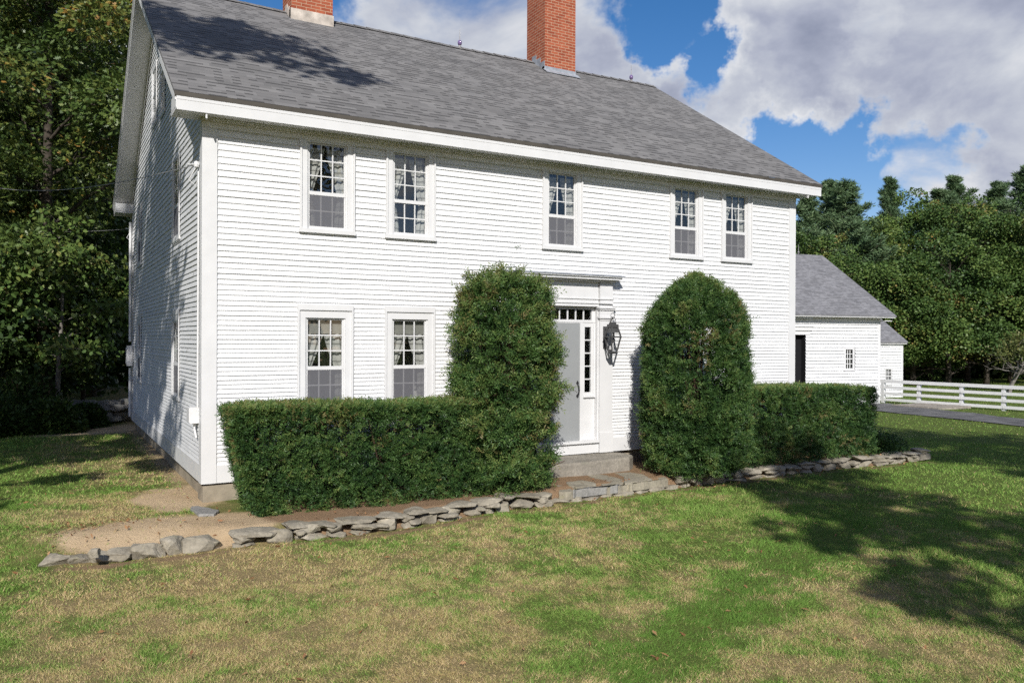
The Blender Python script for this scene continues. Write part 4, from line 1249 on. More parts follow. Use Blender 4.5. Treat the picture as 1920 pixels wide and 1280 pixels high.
clump('low_shrub', 'small dark straggly shrub beside the right end of the box hedge', 'shrub', None, (13.25, -1.15, -.26), (.70, .45, .38), 5000, .06, 'yew', 61, ts=-.2, asp=.35)

# ------------------------------------------------------------------ barn
PB = at(1649, 38.0)
barn = empty('barn', (PB[0], PB[1], -.95), R(-8), 'white clapboard barn with grey roof and open dark doorway', 'barn')
z0 = .95   # local z of world 0
def bl_(mb, *a): mb.box(*a)
BW, BD = 13.0, 8.6
mb = MB()
bop = [(-BW, -4.38, 0, 2.31+z0), (-2.16, -1.49, .62+z0, 1.77+z0)]
clapboards(mb, (0, 0, 0), (1, 0, 0), (0, -1, 0), 0, 2.9+z0, lambda z: (-BW, -.12), [(-6.6, -4.38, 0, 2.31+z0), (-2.14, -1.50, .64+z0, 1.75+z0)], lambda z: .15, .05)
def bg(z):
    if z < 3.15+z0: return (0, BD)
    h = (z-3.15-z0)/.71; return (min(h, BD/2-.01), max(BD-h, BD/2+.01))
clapboards(mb, (0, 0, 0), (0, 1, 0), (1, 0, 0), 0, 6.0+z0, bg, [], lambda z: .12)
clapboards(mb, (-BW, 0, 0), (0, 1, 0), (-1, 0, 0), 0, 6.0+z0, bg, [], lambda z: .12)
clapboards(mb, (-BW, BD, 0), (1, 0, 0), (0, 1, 0), 0, 3.0+z0, lambda z: (0, BW), [], lambda z: .12)
mb.build('siding', M['white'], barn, True)
mb = MB()
mb.box(-.12, .03, -.03, .005, 0, 2.9+z0); mb.box(.0, .03, .005, .12, 0, 2.9+z0)
mb.box(-BW, .03, -.035, 0, 2.9+z0, 3.14+z0)
mb.box(-BW-.3, .5, -.42, 0, 3.141+z0, 3.165+z0); mb.box(-BW-.3, .5, -.445, -.42, 3.11+z0, 3.20+z0)
mb.box(.034, .48, -.28, .5, 2.96+z0, 3.00+z0)
for fr in (1, -1):
    f = (lambda y: y) if fr > 0 else (lambda y: BD-y)
    mb.prism([(.46, f(-.3), 3.06+z0), (.46, f(4.3), 6.27+z0), (.46, f(4.3), 6.45+z0), (.46, f(-.3), 3.24+z0)], (.04, 0, 0))
mb.box(-6.75, -4.05, -.10, 0, 2.49+z0, 2.66+z0); mb.box(-6.7, -4.15, -.05, 0, 2.31+z0, 2.485+z0); mb.box(-6.78, -4.0, -.14, 0, 2.661+z0, 2.70+z0)
mb.box(-6.7, -4.2, -.28, -.18, 3.02+z0, 3.10+z0)
mb.build('trim_boards', M['trim'], barn, True)
mb = MB(); ye, ze, yr, zr = -.46, 3.21+z0, BD/2, 6.47+z0
roof_slab(mb, -BW-.4, .56, ye, ze, yr, zr, .06); roof_slab(mb, -BW-.4, .56, BD+.46, ze, yr, zr, .06, (.4, 0))
mb.build('roof', M['barnroof'], barn, True)
mb = MB(); mb.box(-6.6, -4.38, .25, .28, 0, 2.31+z0); mb.box(-4.385, -4.37, 0, .25, 0, 2.3+z0); mb.build('doorway', M['dark_inside'], barn, True)  # near-black sheet set back in the opening, painted shade of the barn interior
def small_window(par, x0, x1, za, zb, rows=(2, 2), w=.10):
    mb = MB(); mb.box(x0-w, x0, -.035, .01, za-.06, zb+w); mb.box(x1, x1+w, -.035, .01, za-.06, zb+w); mb.box(x0, x1, -.035, .01, zb, zb+w)
    f = mb.build('window', M['trim'], par, True)
    mb = MB(); mb.box(x0-w-.02, x1+w+.02, -.07, .01, za-.12, za-.061); mb.build('sill', M['trim'], f, True)
    mb = MB(); zm = (za+zb)/2
    mb.box(x0, x1, .0, .03, zm-.022, zm+.022); mb.box(x0, x1, .0, .03, za-.06, za)
    for k in (1, 2):
        x = x0+(x1-x0)*k/3; mb.box(x-.018, x+.018, .004, .026, za, zm-.022); mb.box(x-.018, x+.018, .004, .026, zm+.022, zb)
    for a, b in ((za, zm-.022), (zm+.022, zb)):
        z = (a+b)/2; mb.box(x0, x1, .006, .024, z-.014, z+.014)
    mb.build('sash', M['trim'], f, True)
    mb = MB(); mb.face([(x0, .02, za), (x1, .02, za), (x1, .02, zb), (x0, .02, zb)]); mb.build('pane', M['glass'], f, True)
    mb = MB(); mb.box(x0-.02, x1+.02, .3, .32, za-.1, zb+.1); mb.build('backing', M['dark_inside'], f, True)  # near-black panel stands in for the unlit room behind the pane
small_window(barn, -2.06, -1.64, .78+z0, 1.65+z0)
mb = MB(); xr = -1.0; mb.tube([(xr, BD/2, 6.46+z0), (xr, BD/2, 6.95+z0)], [.02, .008], 6); mb.lathe([(.001, .02), (.07, .09), (.001, .16)], (xr, BD/2, 6.46+z0), 10); mb.build('lightning_rod', M['metal'], barn, True)

PS = at(1692, 45.0)
shed = empty('shed', (PS[0], PS[1], -1.1), R(-8), 'low white clapboard shed with grey lean roof behind the barn', 'shed')
z1 = 1.1; SW, SD = 7.0, 5.0
mb = MB()
clapboards(mb, (0, 0, 0), (1, 0, 0), (0, -1, 0), 0, 1.87+z1, lambda z: (-SW, -.1), [(-1.3, -.78, -.32+z1, .55+z1)], lambda z: .15, .05)
def sg(z):
    if z < 1.95+z1: return (0, SD)
    h = (z-1.95-z1)/.71; return (min(h, SD/2-.01), max(SD-h, SD/2+.01))
clapboards(mb, (0, 0, 0), (0, 1, 0), (1, 0, 0), 0, 3.5+z1, sg, [], lambda z: .12)
mb.build('siding', M['white'], shed, True)
mb = MB(); mb.box(-.1, .03, -.03, .005, 0, 1.87+z1); mb.box(0, .03, .005, .12, 0, 1.9+z1); mb.box(-SW, .16, -.16, 0, 1.875+z1, 1.99+z1); mb.build('trim_boards', M['trim'], shed, True)
mb = MB(); roof_slab(mb, -SW, .2, -.2, 2.0+z1, SD/2, 3.9+z1, .06); roof_slab(mb, -SW, .2, SD+.2, 2.0+z1, SD/2, 3.9+z1, .06); mb.build('roof', M['barnroof'], shed, True)
small_window(shed, -1.24, -.85, -.26+z1, .49+z1, w=.055)

# ------------------------------------------------------------------ rail fence
posts = [(33.06, 12.85), (33.28, 11.15), (33.48, 9.25), (33.72, 7.55), (33.95, 5.75), (34.2, 3.95), (34.4, 2.1)]
fz = [ground(x, y) for x, y in posts]
fence = empty('rail_fence', (posts[0][0], posts[0][1], fz[0]), 0, 'white painted four rail paddock fence beside the driveway', 'fence')
for (x, y), z in zip(posts, fz):
    mb = MB(); mb.box(x-.07, x+.07, y-.075, y+.075, z-.3, z+.98); mb.prism([(x-.07, y-.075, z+.98), (x+.07, y-.075, z+.98), (x+.07, y+.075, z+.98), (x-.07, y+.075, z+.98)], (0, 0, .03)); mb.build('post', M['trim'], fence)
for hgt in (1.03, .74, .45, .16):
    mb = MB()
    for i in range(len(posts)-1):
        (xa, ya), (xb, yb) = posts[i], posts[i+1]; za, zb = fz[i]+hgt, fz[i+1]+hgt
        if i == 0: ya += .45
        w, h = .022, (.075 if hgt > 1 else .065)
        o_ = -.093 - (.0)
        g_ = .006
        mb.prism([(xa+o_-w, ya-g_, za-h), (xa+o_+w, ya-g_, za-h), (xa+o_+w, ya-g_, za+h), (xa+o_-w, ya-g_, za+h)], (xb-xa, yb-ya+2*g_, zb-za))
    mb.build('rail', M['trim'], fence)
mb = MB(); bx_, by_, _ = on_z(1745, 762, -.86)
for k in range(5):
    mb.box(bx_-1.2, bx_+1.2, by_-1.1+k*.44, by_-.70+k*.44, -.9, -.80+.01*(k % 2))
o = mb.build('board_platform', M['greywood']); tag(o, 'flat weathered board cover lying in the grass by the fence', 'boards')

# ------------------------------------------------------------------ trees : left wood
LW = 'trees of the wood left of the house'
tree('oak_tree', 'leafy oak nearest the rear corner of the house, branches reaching the roof edge', 'tree', LW, (-1.9, 13.6, -.3), 15.5, 4.2, 2.6, 60000, .145, 'oak', tmpl=T_OAK, bark='darkbark', trunk_r=.2, seed=11, limbs=22, spread=.80, aspect=1.0, ncl=220, low=.5)
tree('oak_tree', 'leafy oak at the left edge of the frame in front of the wood', 'tree', LW, (-5.4, 16.5, -.3), 14.0, 3.9, 2.8, 42000, .15, 'oak', tmpl=T_OAK, bark='darkbark', trunk_r=.2, seed=12, limbs=20, spread=.8, aspect=1.0, ncl=190, low=.5, tshift=.05)
tree('maple_tree', 'tall tree with yellowing leaves deeper in the wood left of the house', 'tree', LW, (-2.6, 20, -.3), 18, 4.5, 2.5, 16000, .20, 'oak', trunk_r=.26, seed=13, limbs=20, spread=1.0, ncl=110, tshift=.06)
tree('maple_tree', 'dense green tree behind the rear corner of the house', 'tree', LW, (-.2, 23.5, -.3), 17, 4.2, 2.5, 14000, .22, 'maple', trunk_r=.26, seed=14, limbs=20, spread=1.0, ncl=100)
tree('maple_tree', 'dark tree at the far left edge deep in the wood', 'tree', LW, (-5.6, 18, -.3), 17, 4.5, 2.5, 14000, .22, 'maple', trunk_r=.22, seed=15, limbs=20, spread=1.0, ncl=100)
tree('maple_tree', 'slender sapling with sparse leaves under the oak canopy', 'tree', LW, (-2.9, 15.6, -.3), 6.5, 1.9, 1.6, 5000, .15, 'oak', bark='greybark', trunk_r=.07, seed=16, limbs=12, spread=.4, tshift=.1)
tree('maple_tree', 'young understorey tree in front of the mossy stone wall', 'tree', LW, (-1.6, 11.9, -.3), 5.2, 1.7, 1.4, 5000, .13, 'maple', bark='greybark', trunk_r=.06, seed=17, limbs=12, spread=.4)
UG = 'leafy bushes at the edge of the left wood'
for i, (x, y, rx, rz, lab) in enumerate([(-3.1, 10.4, 1.0, 1.0, 'broad leafy bush at the left edge of the lawn under the trees'), (-1.75, 10.6, .75, .85, 'leafy bush in the middle of the shady wood edge'), (-2.4, 11.6, 1.0, 1.5, 'taller bush behind the shady wood edge'), (-1.0, 11.6, .55, .6, 'small low bush by the mossy wall near the house corner'), (-4.3, 10.0, 1.1, 1.3, 'leafy bush just at the left frame edge')]):
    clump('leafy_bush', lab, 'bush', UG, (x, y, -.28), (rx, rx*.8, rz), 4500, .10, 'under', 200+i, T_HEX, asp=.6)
for i, (x, y, H_, lab) in enumerate([(-3.6, 13.2, 4.6, 'bushy young tree filling the dark wood edge near the left frame edge'), (-2.2, 17.5, 6.0, 'bushy young tree in the deep shade behind the oak trunk'), (-.9, 15.2, 5.0, 'bushy young tree crowding the rear corner of the house'), (-5.2, 13.6, 5.5, 'bushy young tree at the extreme left of the wood edge'), (-3.8, 18.5, 6.5, 'leafy young tree far back between the trunks')]):
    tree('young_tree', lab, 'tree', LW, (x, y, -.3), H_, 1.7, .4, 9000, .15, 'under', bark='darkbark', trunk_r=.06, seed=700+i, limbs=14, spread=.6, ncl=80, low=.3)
def mass(name, label, cen, n, size, mat, seed, aspect=.7, ts=0):
    gg = np.random.default_rng(seed); C_, S_ = np.array([c[:3] for c in cen], float), np.array([c[3:6] for c in cen], float)
    w = (S_[:, 0]*S_[:, 2]); w /= w.sum(); k = gg.choice(len(C_), n, p=w)
    d = unit(gg.normal(size=(n, 3))); P = C_[k]+d*S_[k]*(gg.random(n)**.4)[:, None]
    P = P + (gg.normal(size=(n, 3))*.3)
    P[:, 2] = np.maximum(P[:, 2], height(P[:, 0], P[:, 1], False))
    me = leaf_mesh(name, P, unit(gg.normal(size=(n, 3))), unit(gg.normal(size=(n, 3))+np.array([0, 0, .8])), size*(.7+.6*gg.random(n)), size*aspect, .45+gg.normal(0, .2, n)+ts, T_HEX, .1)
    o = link(name, me, M[mat]); o['kind'] = 'stuff'; o['label'] = label; o['category'] = 'woods'; return o
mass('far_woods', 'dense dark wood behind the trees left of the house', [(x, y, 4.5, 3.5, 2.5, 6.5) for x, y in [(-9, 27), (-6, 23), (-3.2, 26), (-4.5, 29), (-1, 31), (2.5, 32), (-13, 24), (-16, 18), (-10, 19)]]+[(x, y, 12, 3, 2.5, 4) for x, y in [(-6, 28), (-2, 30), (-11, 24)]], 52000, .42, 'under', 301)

# ------------------------------------------------------------------ trees : right treeline
RT = 'trees along the far side of the field'
pines = [(1512, 74, 372, 'white pine showing between the house eave and the treeline'), (1556, 76, 344, 'tall blue green pine just right of the house eave'), (1585, 73, 350, 'broad bushy white pine left in the treeline, second from the eave'), (1668, 80, 338, 'thin spire pine standing above its neighbours in the treeline'), (1612, 66, 425, 'mid height pine with layered boughs behind the barn roof'), (1790, 78, 336, 'tall pine against the white cloud right of the spire pine'), (1760, 75, 362, 'shorter pine leaning against the tall pine by the cloud'), (1868, 78, 345, 'pine second from the right edge of the treeline'), (1925, 70, 318, 'tallest pine at the right edge of the frame')]
for i, (px, dp, tp_, lab) in enumerate(pines):
    b, H = px_tree(px, dp, tp_)
    tree('pine_tree', lab, 'tree', RT, b, H, 4.6 if i != 3 else 2.6, H*.15, 34000, .40, 'pine', style='pine', tmpl=T_DIA, trunk_r=.24, seed=400+i, limbs=70, spread=.48, ncl=120, aspect=.17)
decid = [(1500, 66, 430, .0, 'round leafy tree partly hidden by the house corner board'), (1545, 66, 452, .02, 'olive green leafy tree rising over the barn roof ridge'), (1590, 62, 492, .0, 'leafy tree just right of the barn roof slope'), (1640, 68, 395, .05, 'leafy tree behind the barn eave with yellowish top'), (1665, 61, 478, .02, 'leafy tree above the shed roof'), (1700, 70, 368, .08, 'tall leafy tree with a reddish tinge in the middle of the treeline'), (1712, 60, 520, .0, 'low spreading tree right behind the shed corner'), (1745, 67, 385, .02, 'leafy tree below the tall pine by the cloud'), (1779, 59.5, 462, .0, 'bright leafy maple with its trunk showing beyond the fence'), (1815, 66, 372, .05, 'yellow green tree right of the bright maple'), (1850, 62, 405, .04, 'leafy tree behind the bare apple tree'), (1895, 64, 350, .03, 'big leafy tree near the right edge of the treeline'), (1945, 60, 385, .0, 'leafy tree cut off by the right edge of the frame')]
for i, (px, dp, tp_, ts, lab) in enumerate(decid):
    b, H = px_tree(px, dp, tp_)
    tree('leafy_tree', lab, 'tree', RT, b, H, 3.3+.5*((i*7) % 3), H*.04, 30000, .175, 'maple' if i != 5 else 'redmaple', bark='darkbark', trunk_r=.20, seed=500+i, limbs=20, spread=1.15, ncl=62, tshift=ts*2-.08+.16*math.sin(i*2.3), low=.3, aspect=.8)
mass('far_woods', 'dark wood filling in behind the far treeline', [(*at(px, dp, 3.0)[:2], 3.0, 4.5, 3, 5.5) for px, dp in [(1490, 86), (1550, 88), (1620, 86), (1690, 88), (1760, 86), (1830, 86), (1900, 84), (1980, 80), (2060, 76)]]+[(*at(px, dp)[:2], .3, 3.5, 2, 1.8) for px, dp in [(1600, 76), (1660, 75), (1720, 75), (1780, 75), (1840, 74), (1900, 73), (1960, 70)]], 42000, .55, 'under', 302)
# bare apple tree
ax_, ay_, _ = at(1893, 52); az_ = ground(ax_, ay_)
ap = empty('apple_tree', (ax_, ay_, az_), 0, 'old apple tree with bare grey twigs and a thin yellowish top', 'tree')
tb = MB(); r_ = random.Random(77); tips = []
def grow(p, d, ln, r, lv):
    P = [np.array(p)]
    for k in range(4):
        d = d+np.array([r_.uniform(-.3, .3), r_.uniform(-.3, .3), r_.uniform(-.22, .16)]); d /= np.linalg.norm(d); P.append(P[-1]+d*ln/4)
    tb.tube(P, [r*(1-.15*k) for k in range(5)], 5 if lv < 2 else 3, False)
    if lv == 4: tips.append(P[-1]); return
    for k in range(3 if lv else 6):
        w = r_.uniform(0, 6.28); e = d*.75+np.array([math.cos(w), math.sin(w), r_.uniform(-.35, .35)])*.8; e /= np.linalg.norm(e)
        grow(P[r_.choice((2, 3, 4))], e, ln*r_.uniform(.6, .85), r*.52, lv+1)
grow((0, 0, -.1), np.array([-.1, 0, 1.]), 1.9, .16, 0)
tb.build('trunk', M['greybark'], ap, True)
tips = np.array(tips); gg = np.random.default_rng(5); hi_ = tips[tips[:, 2] > np.quantile(tips[:, 2], .62)]
k = gg.choice(len(hi_), 2600); Pn_ = hi_[k]+gg.normal(size=(2600, 3))*.28
link('crown', leaf_mesh('crown', Pn_, rand_dirs(2600), unit(rng.normal(size=(2600, 3))+[0, 0, .8]), .16, .10, .5+gg.normal(0, .2, 2600), T_HEX), M['applefol'], ap, True)

# ------------------------------------------------------------------ trees whose shade falls into the picture (they stand beside and behind the viewpoint)
def shade_pos(a, u): return (a*(-.482)+u*.876, a*(-.876)-u*.482)
SH = 'trees standing on the front lawn beside the viewpoint'
x, y = shade_pos(9, -4.3)
tree('oak_tree', 'large oak on the front lawn left of the viewpoint, shading the gable wall', 'tree', SH, (x, y, -.4), 17.5, 3.7, 6.2, 15500, .21, 'oak', trunk_r=.3, seed=601, limbs=26, spread=.42, ncl=240, low=.95, extra=[(11, (4.6, -2.4, 14.6)), (12, (3.9, -1.9, 15.6)), (12.5, (4.0, -2.6, 16.2)), (9, (2.2, -.6, 11.2))])
x, y = shade_pos(11, -8.7)
tree('oak_tree', 'second oak on the front lawn, further left of the viewpoint', 'tree', SH, (x, y, -.4), 16, 4.5, 2.8, 17000, .25, 'oak', trunk_r=.3, seed=602, limbs=22, spread=.6)
x, y = shade_pos(16, 15.3)
tree('maple_tree', 'broad maple behind the viewpoint shading the right hand lawn', 'tree', SH, (x, y, -.4), 18.0, 3.5, 11.6, 9500, .25, 'maple', trunk_r=.26, seed=604, limbs=20, spread=.5, ncl=110, low=.97)
x, y = shade_pos(16, 9.7)
tree('maple_tree', 'slender maple behind the viewpoint casting streaky shade on the lawn', 'tree', SH, (x, y, -.4), 13.4, 1.9, 7.4, 5200, .2, 'maple', trunk_r=.12, seed=605, limbs=16, spread=.36, ncl=90, low=.97)
x, y = shade_pos(18, 20.2)
tree('maple_tree', 'maple far to the right behind the viewpoint', 'tree', SH, (x, y, -.4), 18, 4.0, 10.5, 9000, .27, 'maple', trunk_r=.26, seed=606, limbs=20, spread=.6, low=.97)

# ------------------------------------------------------------------ grass blades and fallen leaves
def scatter(n, rmin, rmax, half=R(45)):
    a = YAW+(rng.random(n)*2-1)*half; r = np.sqrt(rmin**2+(rmax**2-rmin**2)*rng.random(n))
    return np.c_[CAM[0]+np.sin(a)*r, CAM[1]+np.cos(a)*r]
def blades(n, rmin, rmax, hgt, wid):
    P = scatter(n, rmin, rmax); x, y = P[:, 0], P[:, 1]
    ok = ~((x > -.05) & (x < L) & (y > -.02) & (y < D+.1))
    ok &= ~on_drive(x, y)
    dirt = dirt_amount(P); mul = mulch_amount(P)
    ok &= (dirt+.5*(rng.random(len(P))-.5) < .45) | (rng.random(len(P)) < .04)
    ok &= (mul < .35) | (rng.random(len(P)) < .03)
    inb = (y > ywall(x)+.02) & (x > -.1) & (x < 14) & (y < .3); ok &= ~inb | (rng.random(len(P)) < .01)
    ok &= ~((y > ywall(x)-.02) & (y < ywall(x)+.35) & (x > -2.0) & (x < 14.0))
    ok &= rng.random(len(P)) < .38+1.5*np.clip(fbm(P*7.5, 67, 2)-.26, 0, 1)
    P, dirt = P[ok], dirt[ok]; n = len(P)
    dry = dry_amount(P)
    sA = np.array(STRIP_A); sd = (np.array(STRIP_B)-sA)/np.hypot(*(np.array(STRIP_B)-sA)); off_ = (P[:, 0]-sA[0])*sd[1]-(P[:, 1]-sA[1])*sd[0]
    strip = np.exp(-(off_/.45)**2)*(1-sstep(P[:, 0], 7.0, 8.5)); lt = np.exp(-((off_+1.25)/.5)**2)*(1-sstep(P[:, 0], 6.0, 7.5))
    z = height(P[:, 0], P[:, 1])-.004
    tuft = fbm(P*7.5, 67, 2); tall = (.55+.9*fbm(P*1.6, 61, 3)*(1-.35*dry))*(.45+1.15*tuft)
    lean = rng.normal(size=(n, 3))*.8; lean[:, 2] = 1
    lean[:, :2] += .35*np.c_[np.sin(fbm(P*1.1, 63, 2)*14), np.cos(fbm(P*1.1, 64, 2)*14)]
    t = np.where(rng.random(n) < dry*.92, .58+.36*rng.random(n), .28*dry+(.12+.42*rng.random(n))*(.45+.9*fbm(P*1.7, 65, 3)))
    t = np.where((t > .56) & (rng.random(n) < .25), .5+.1*rng.random(n), np.clip(t, 0, 1))
    t = np.where(t < .55, t*(1-.8*strip)+.10*lt, t)
    lean[:, :2] += strip[:, None]*sd*.9 - lt[:, None]*sd*.9
    return np.c_[P, z], unit(lean), hgt*tall*(.6+.8*rng.random(n)), wid*(.7+.6*rng.random(n)), t
parts = [blades(480000, 4.6, 8.5, .036, .0042), blades(380000, 8.5, 13.5, .040, .0062), blades(225000, 13.5, 24, .048, .012), blades(210000, 24, 78, .048, .022)]
C_ = np.concatenate([p[0] for p in parts]); A_ = np.concatenate([p[1] for p in parts]); H_ = np.concatenate([p[2] for p in parts]); W_ = np.concatenate([p[3] for p in parts]); T_ = np.concatenate([p[4] for p in parts])
M['grass'] = leaf_mat('grass_blades', [(0, (0.0912, 0.171, 0.0296)), (0.25, (0.1391, 0.2565, 0.0456)), (0.5, (0.2508, 0.3534, 0.0866)), (0.62, (0.3876, 0.3078, 0.1311)), (0.8, (0.513, 0.3876, 0.1995)), (1, (0.6384, 0.513, 0.3078))], .12, .6, .12)
gr = link('grass', leaf_mesh('grass', C_, A_, unit(rng.normal(size=(len(C_), 3))*[1, 1, .15]), H_, W_, T_, T_TRI, .25), M['grass'])
gr['kind'] = 'stuff'; gr['label'] = 'short mown grass, patchy green and straw coloured'; gr['category'] = 'grass'
# fallen leaves
P = np.concatenate([scatter(480, 4.8, 15, R(36)), np.c_[rng.normal(-1.6, .35, 60), rng.normal(-1.0, .35, 60)], np.c_[rng.uniform(-1.9, .2, 40), rng.uniform(-1.9, -.8, 40)], np.c_[rng.uniform(0, 13.5, 160), 0*rng.random(160)]])
P[-160:, 1] = ywall(P[-160:, 0])+rng.normal(.05, .22, 160)
ok = ~((P[:, 0] > 0) & (P[:, 0] < L) & (P[:, 1] > -.4)); P = P[ok]; n = len(P)
z = height(P[:, 0], P[:, 1])+.028
fl = link('fallen_leaves', leaf_mesh('fallen_leaves', np.c_[P, z], unit(rng.normal(size=(n, 3))*[1, 1, .35]), unit(rng.normal(size=(n, 3))*.45+[0, 0, 1]), .035+.04*rng.random(n), .03+.035*rng.random(n), rng.random(n), T_OAK, .35), M['deadleaf'])
fl['kind'] = 'stuff'; fl['label'] = 'scattered brown and reddish fallen leaves'; fl['category'] = 'leaves'

# ------------------------------------------------------------------ light and sky
sd_ = bpy.data.lights.new('sun', 'SUN'); sd_.energy = 4.5; sd_.angle = R(.53); sd_.color = (1, .965, .915)
so_ = bpy.data.objects.new('sun', sd_); COL.objects.link(so_)
so_.rotation_euler = Vector(-SUNV).to_track_quat('-Z', 'Y').to_euler()

w = bpy.data.worlds.new('World'); scene.world = w; w.use_nodes = True
nt = w.node_tree; nt.nodes.clear()
def nn(t, **kw):
    x = nt.nodes.new('ShaderNode'+t)
    for k, v in kw.items(): setattr(x, k, v)
    return x
lk = nt.links.new
out = nn('OutputWorld'); bgd = nn('Background'); lk(bgd.outputs[0], out.inputs[0]); bgd.inputs['Strength'].default_value = .062
sky = nn('TexSky', sky_type='NISHITA'); sky.sun_disc = False; sky.sun_elevation = SUN_EL; sky.sun_rotation = math.atan2(SUNV[0], SUNV[1])
sky.air_density = 1.0; sky.dust_density = .4; sky.ozone_density = 2.0
hs = nn('HueSaturation'); hs.inputs['Saturation'].default_value = 1.38; hs.inputs['Value'].default_value = 1.25; lk(sky.outputs[0], hs.inputs['Color'])
tc = nn('TexCoord'); nrm = nn('VectorMath', operation='NORMALIZE'); lk(tc.outputs['Generated'], nrm.inputs[0]); DIRV = nrm.outputs[0]
def mth(op, a, b=None, clamp=False):
    x = nn('Math', operation=op, use_clamp=clamp)
    for i, v in enumerate((a, b)):
        if v is None: continue
        if isinstance(v, (int, float)): x.inputs[i].default_value = v
        else: lk(v, x.inputs[i])
    return x.outputs[0]
mp = nn('Mapping'); mp.inputs['Scale'].default_value = (1, 1, 1.7); lk(DIRV, mp.inputs['Vector'])
def noise(vec, scale, detail, rough, dist=0.0):
    x = nn('TexNoise'); lk(vec, x.inputs['Vector'])
    x.inputs['Scale'].default_value = scale; x.inputs['Detail'].default_value = detail; x.inputs['Roughness'].default_value = rough; x.inputs['Distortion'].default_value = dist
    return x.outputs['Fac']
n1 = noise(mp.outputs[0], 4.6, 9, .56, .25)
off = nn('VectorMath', operation='ADD'); lk(mp.outputs[0], off.inputs[0]); off.inputs[1].default_value = (SUNV[0]*.05+.0, SUNV[1]*.05, .085)
n2 = noise(off.outputs[0], 4.6, 9, .56, .25)
big = noise(mp.outputs[0], 1.9, 3, .5)
wn_ = nn('TexNoise'); lk(DIRV, wn_.inputs['Vector']); wn_.inputs['Scale'].default_value = 7.0; wn_.inputs['Detail'].default_value = 6; wn_.inputs['Roughness'].default_value = .6
ws = nn('VectorMath', operation='SUBTRACT'); lk(wn_.outputs['Color'], ws.inputs[0]); ws.inputs[1].default_value = (.5, .5, .5)
wsc = nn('VectorMath', operation='SCALE'); lk(ws.outputs[0], wsc.inputs[0]); wsc.inputs['Scale'].default_value = .26
wad = nn('VectorMath', operation='ADD'); lk(DIRV, wad.inputs[0]); lk(wsc.outputs[0], wad.inputs[1])
wno = nn('VectorMath', operation='NORMALIZE'); lk(wad.outputs[0], wno.inputs[0]); DIRW = wno.outputs[0]
def blob(px, py, rad, amp):
    d = direction(px, py)
    v = nn('VectorMath', operation='DOT_PRODUCT'); lk(DIRW, v.inputs[0]); v.inputs[1].default_value = tuple(d)
    c0 = math.cos(rad/FPX)
    mr = nn('MapRange', interpolation_type='SMOOTHSTEP'); lk(v.outputs['Value'], mr.inputs['Value'])
    mr.inputs['From Min'].default_value = math.cos(1.5*rad/FPX); mr.inputs['From Max'].default_value = 1 - (1-math.cos(.3*rad/FPX))
    mr.inputs['To Min'].default_value = 0; mr.inputs['To Max'].default_value = amp
    return mr.outputs[0]
fx = nn('VectorMath', operation='DOT_PRODUCT'); lk(DIRV, fx.inputs[0]); fx.inputs[1].default_value = (.5, .80, -.33)
facing = nn('MapRange', interpolation_type='SMOOTHSTEP'); lk(fx.outputs['Value'], facing.inputs['Value'])
facing.inputs['From Min'].default_value = .1; facing.inputs['From Max'].default_value = .6; facing.inputs['To Min'].default_value = -.10; facing.inputs['To Max'].default_value = .0
acc = mth('ADD', mth('ADD', mth('MULTIPLY', n1, 2.0), -.52), facing.outputs[0])
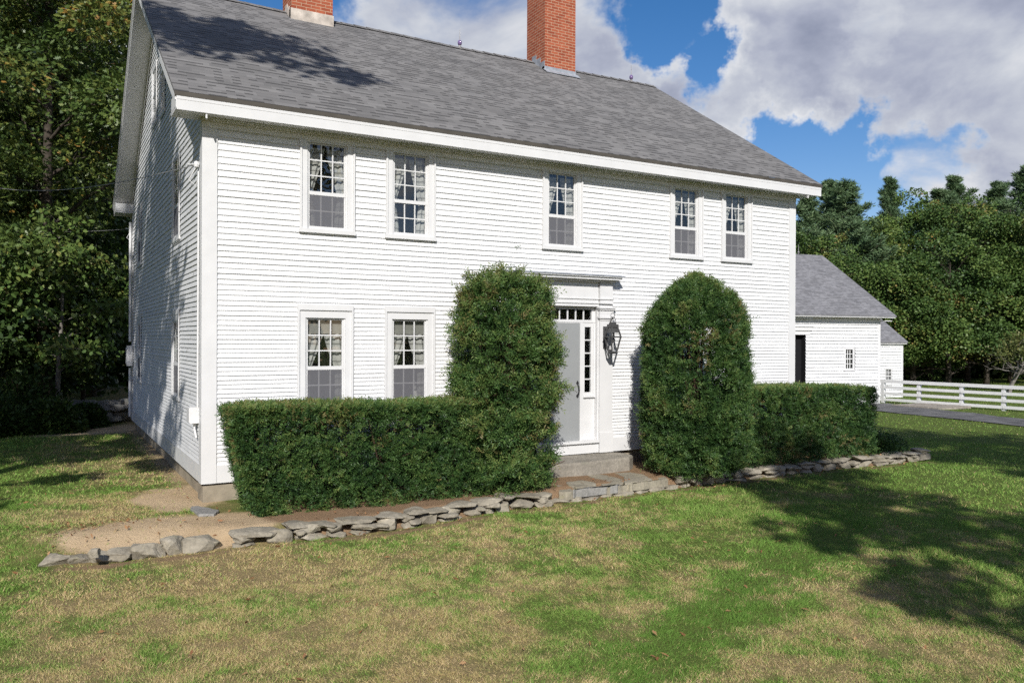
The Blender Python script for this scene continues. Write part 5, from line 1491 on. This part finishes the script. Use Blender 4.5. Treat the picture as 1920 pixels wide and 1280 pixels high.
BL = [(1275, 110, 95, -.60), (1390, 140, 80, -.6), (1330, 150, 60, -.4), (1180, 45, 60, -.38), (1240, 40, 70, -.3), (1480, 290, 125, -.6), (1620, 320, 140, -.6), (1500, 340, 130, -.5), (1600, 310, 120, -.5), (1720, 335, 70, -.35), (1420, 330, 110, -.4), (1560, 250, 70, -.3), (480, -30, 120, -.6), (1685, -5, 50, -.4), (1450, 240, 60, -.2),
      (1190, 165, 90, .40), (1240, 165, 55, .5), (1120, 90, 80, .35), (1440, 205, 95, .85), (1340, 215, 60, .7), (1520, 215, 55, .6), (1590, 235, 60, .4), (1730, 90, 280, .30), (1850, 230, 190, .30), (900, 60, 360, .30), (1765, 365, 65, .55), (1640, 215, 80, .35), (1440, 50, 110, .3), (1580, 110, 180, .3), (1330, 20, 90, .3), (1680, 280, 50, .3)]
for b in BL: acc = mth('ADD', acc, blob(*b))
mask = nn('MapRange', interpolation_type='SMOOTHSTEP'); lk(acc, mask.inputs['Value'])
mask.inputs['From Min'].default_value = .30; mask.inputs['From Max'].default_value = .84
lit = mth('ADD', mth('MULTIPLY', mth('SUBTRACT', n1, n2), 2.2), mth('ADD', .56, mth('MULTIPLY', mth('SUBTRACT', .5, big), 1.6)))
lit = mth('ADD', lit, mth('MULTIPLY', mth('SUBTRACT', .78, acc), .55))
cr = nn('ValToRGB'); lk(mth('MULTIPLY', lit, 1.0, True), cr.inputs['Fac'])
cols = [(0.0, (3.4, 3.8, 5.2)), (.35, (5.2, 5.6, 7.0)), (.65, (7.4, 7.8, 8.7)), (1.0, (10.4, 10.5, 10.8))]
els = cr.color_ramp.elements
while len(els) < len(cols): els.new(.5)
for e, (p, c) in zip(els, cols): e.position = p; e.color = (c[0]/10, c[1]/10, c[2]/10, 1)
sc = nn('VectorMath', operation='SCALE'); lk(cr.outputs[0], sc.inputs[0]); sc.inputs['Scale'].default_value = 10.0
mx = nn('MixRGB'); lk(mask.outputs[0], mx.inputs['Fac']); tn_ = nn('MixRGB', blend_type='MULTIPLY'); tn_.inputs['Fac'].default_value = 1; lk(hs.outputs[0], tn_.inputs['Color1']); tn_.inputs['Color2'].default_value = (1.18, 1.0, 1.08, 1); lk(tn_.outputs[0], mx.inputs['Color1']); lk(sc.outputs[0], mx.inputs['Color2'])
lk(mx.outputs[0], bgd.inputs['Color'])

scene.cycles.use_denoising = False; scene.cycles.use_adaptive_sampling = False; scene.cycles.use_light_tree = False; scene.cycles.sample_clamp_indirect = 2.5; scene.cycles.max_bounces = 6; scene.cycles.diffuse_bounces = 3; scene.cycles.glossy_bounces = 3; scene.cycles.transparent_max_bounces = 12; scene.cycles.transmission_bounces = 4
scene.cycles.caustics_reflective = False; scene.cycles.caustics_refractive = False
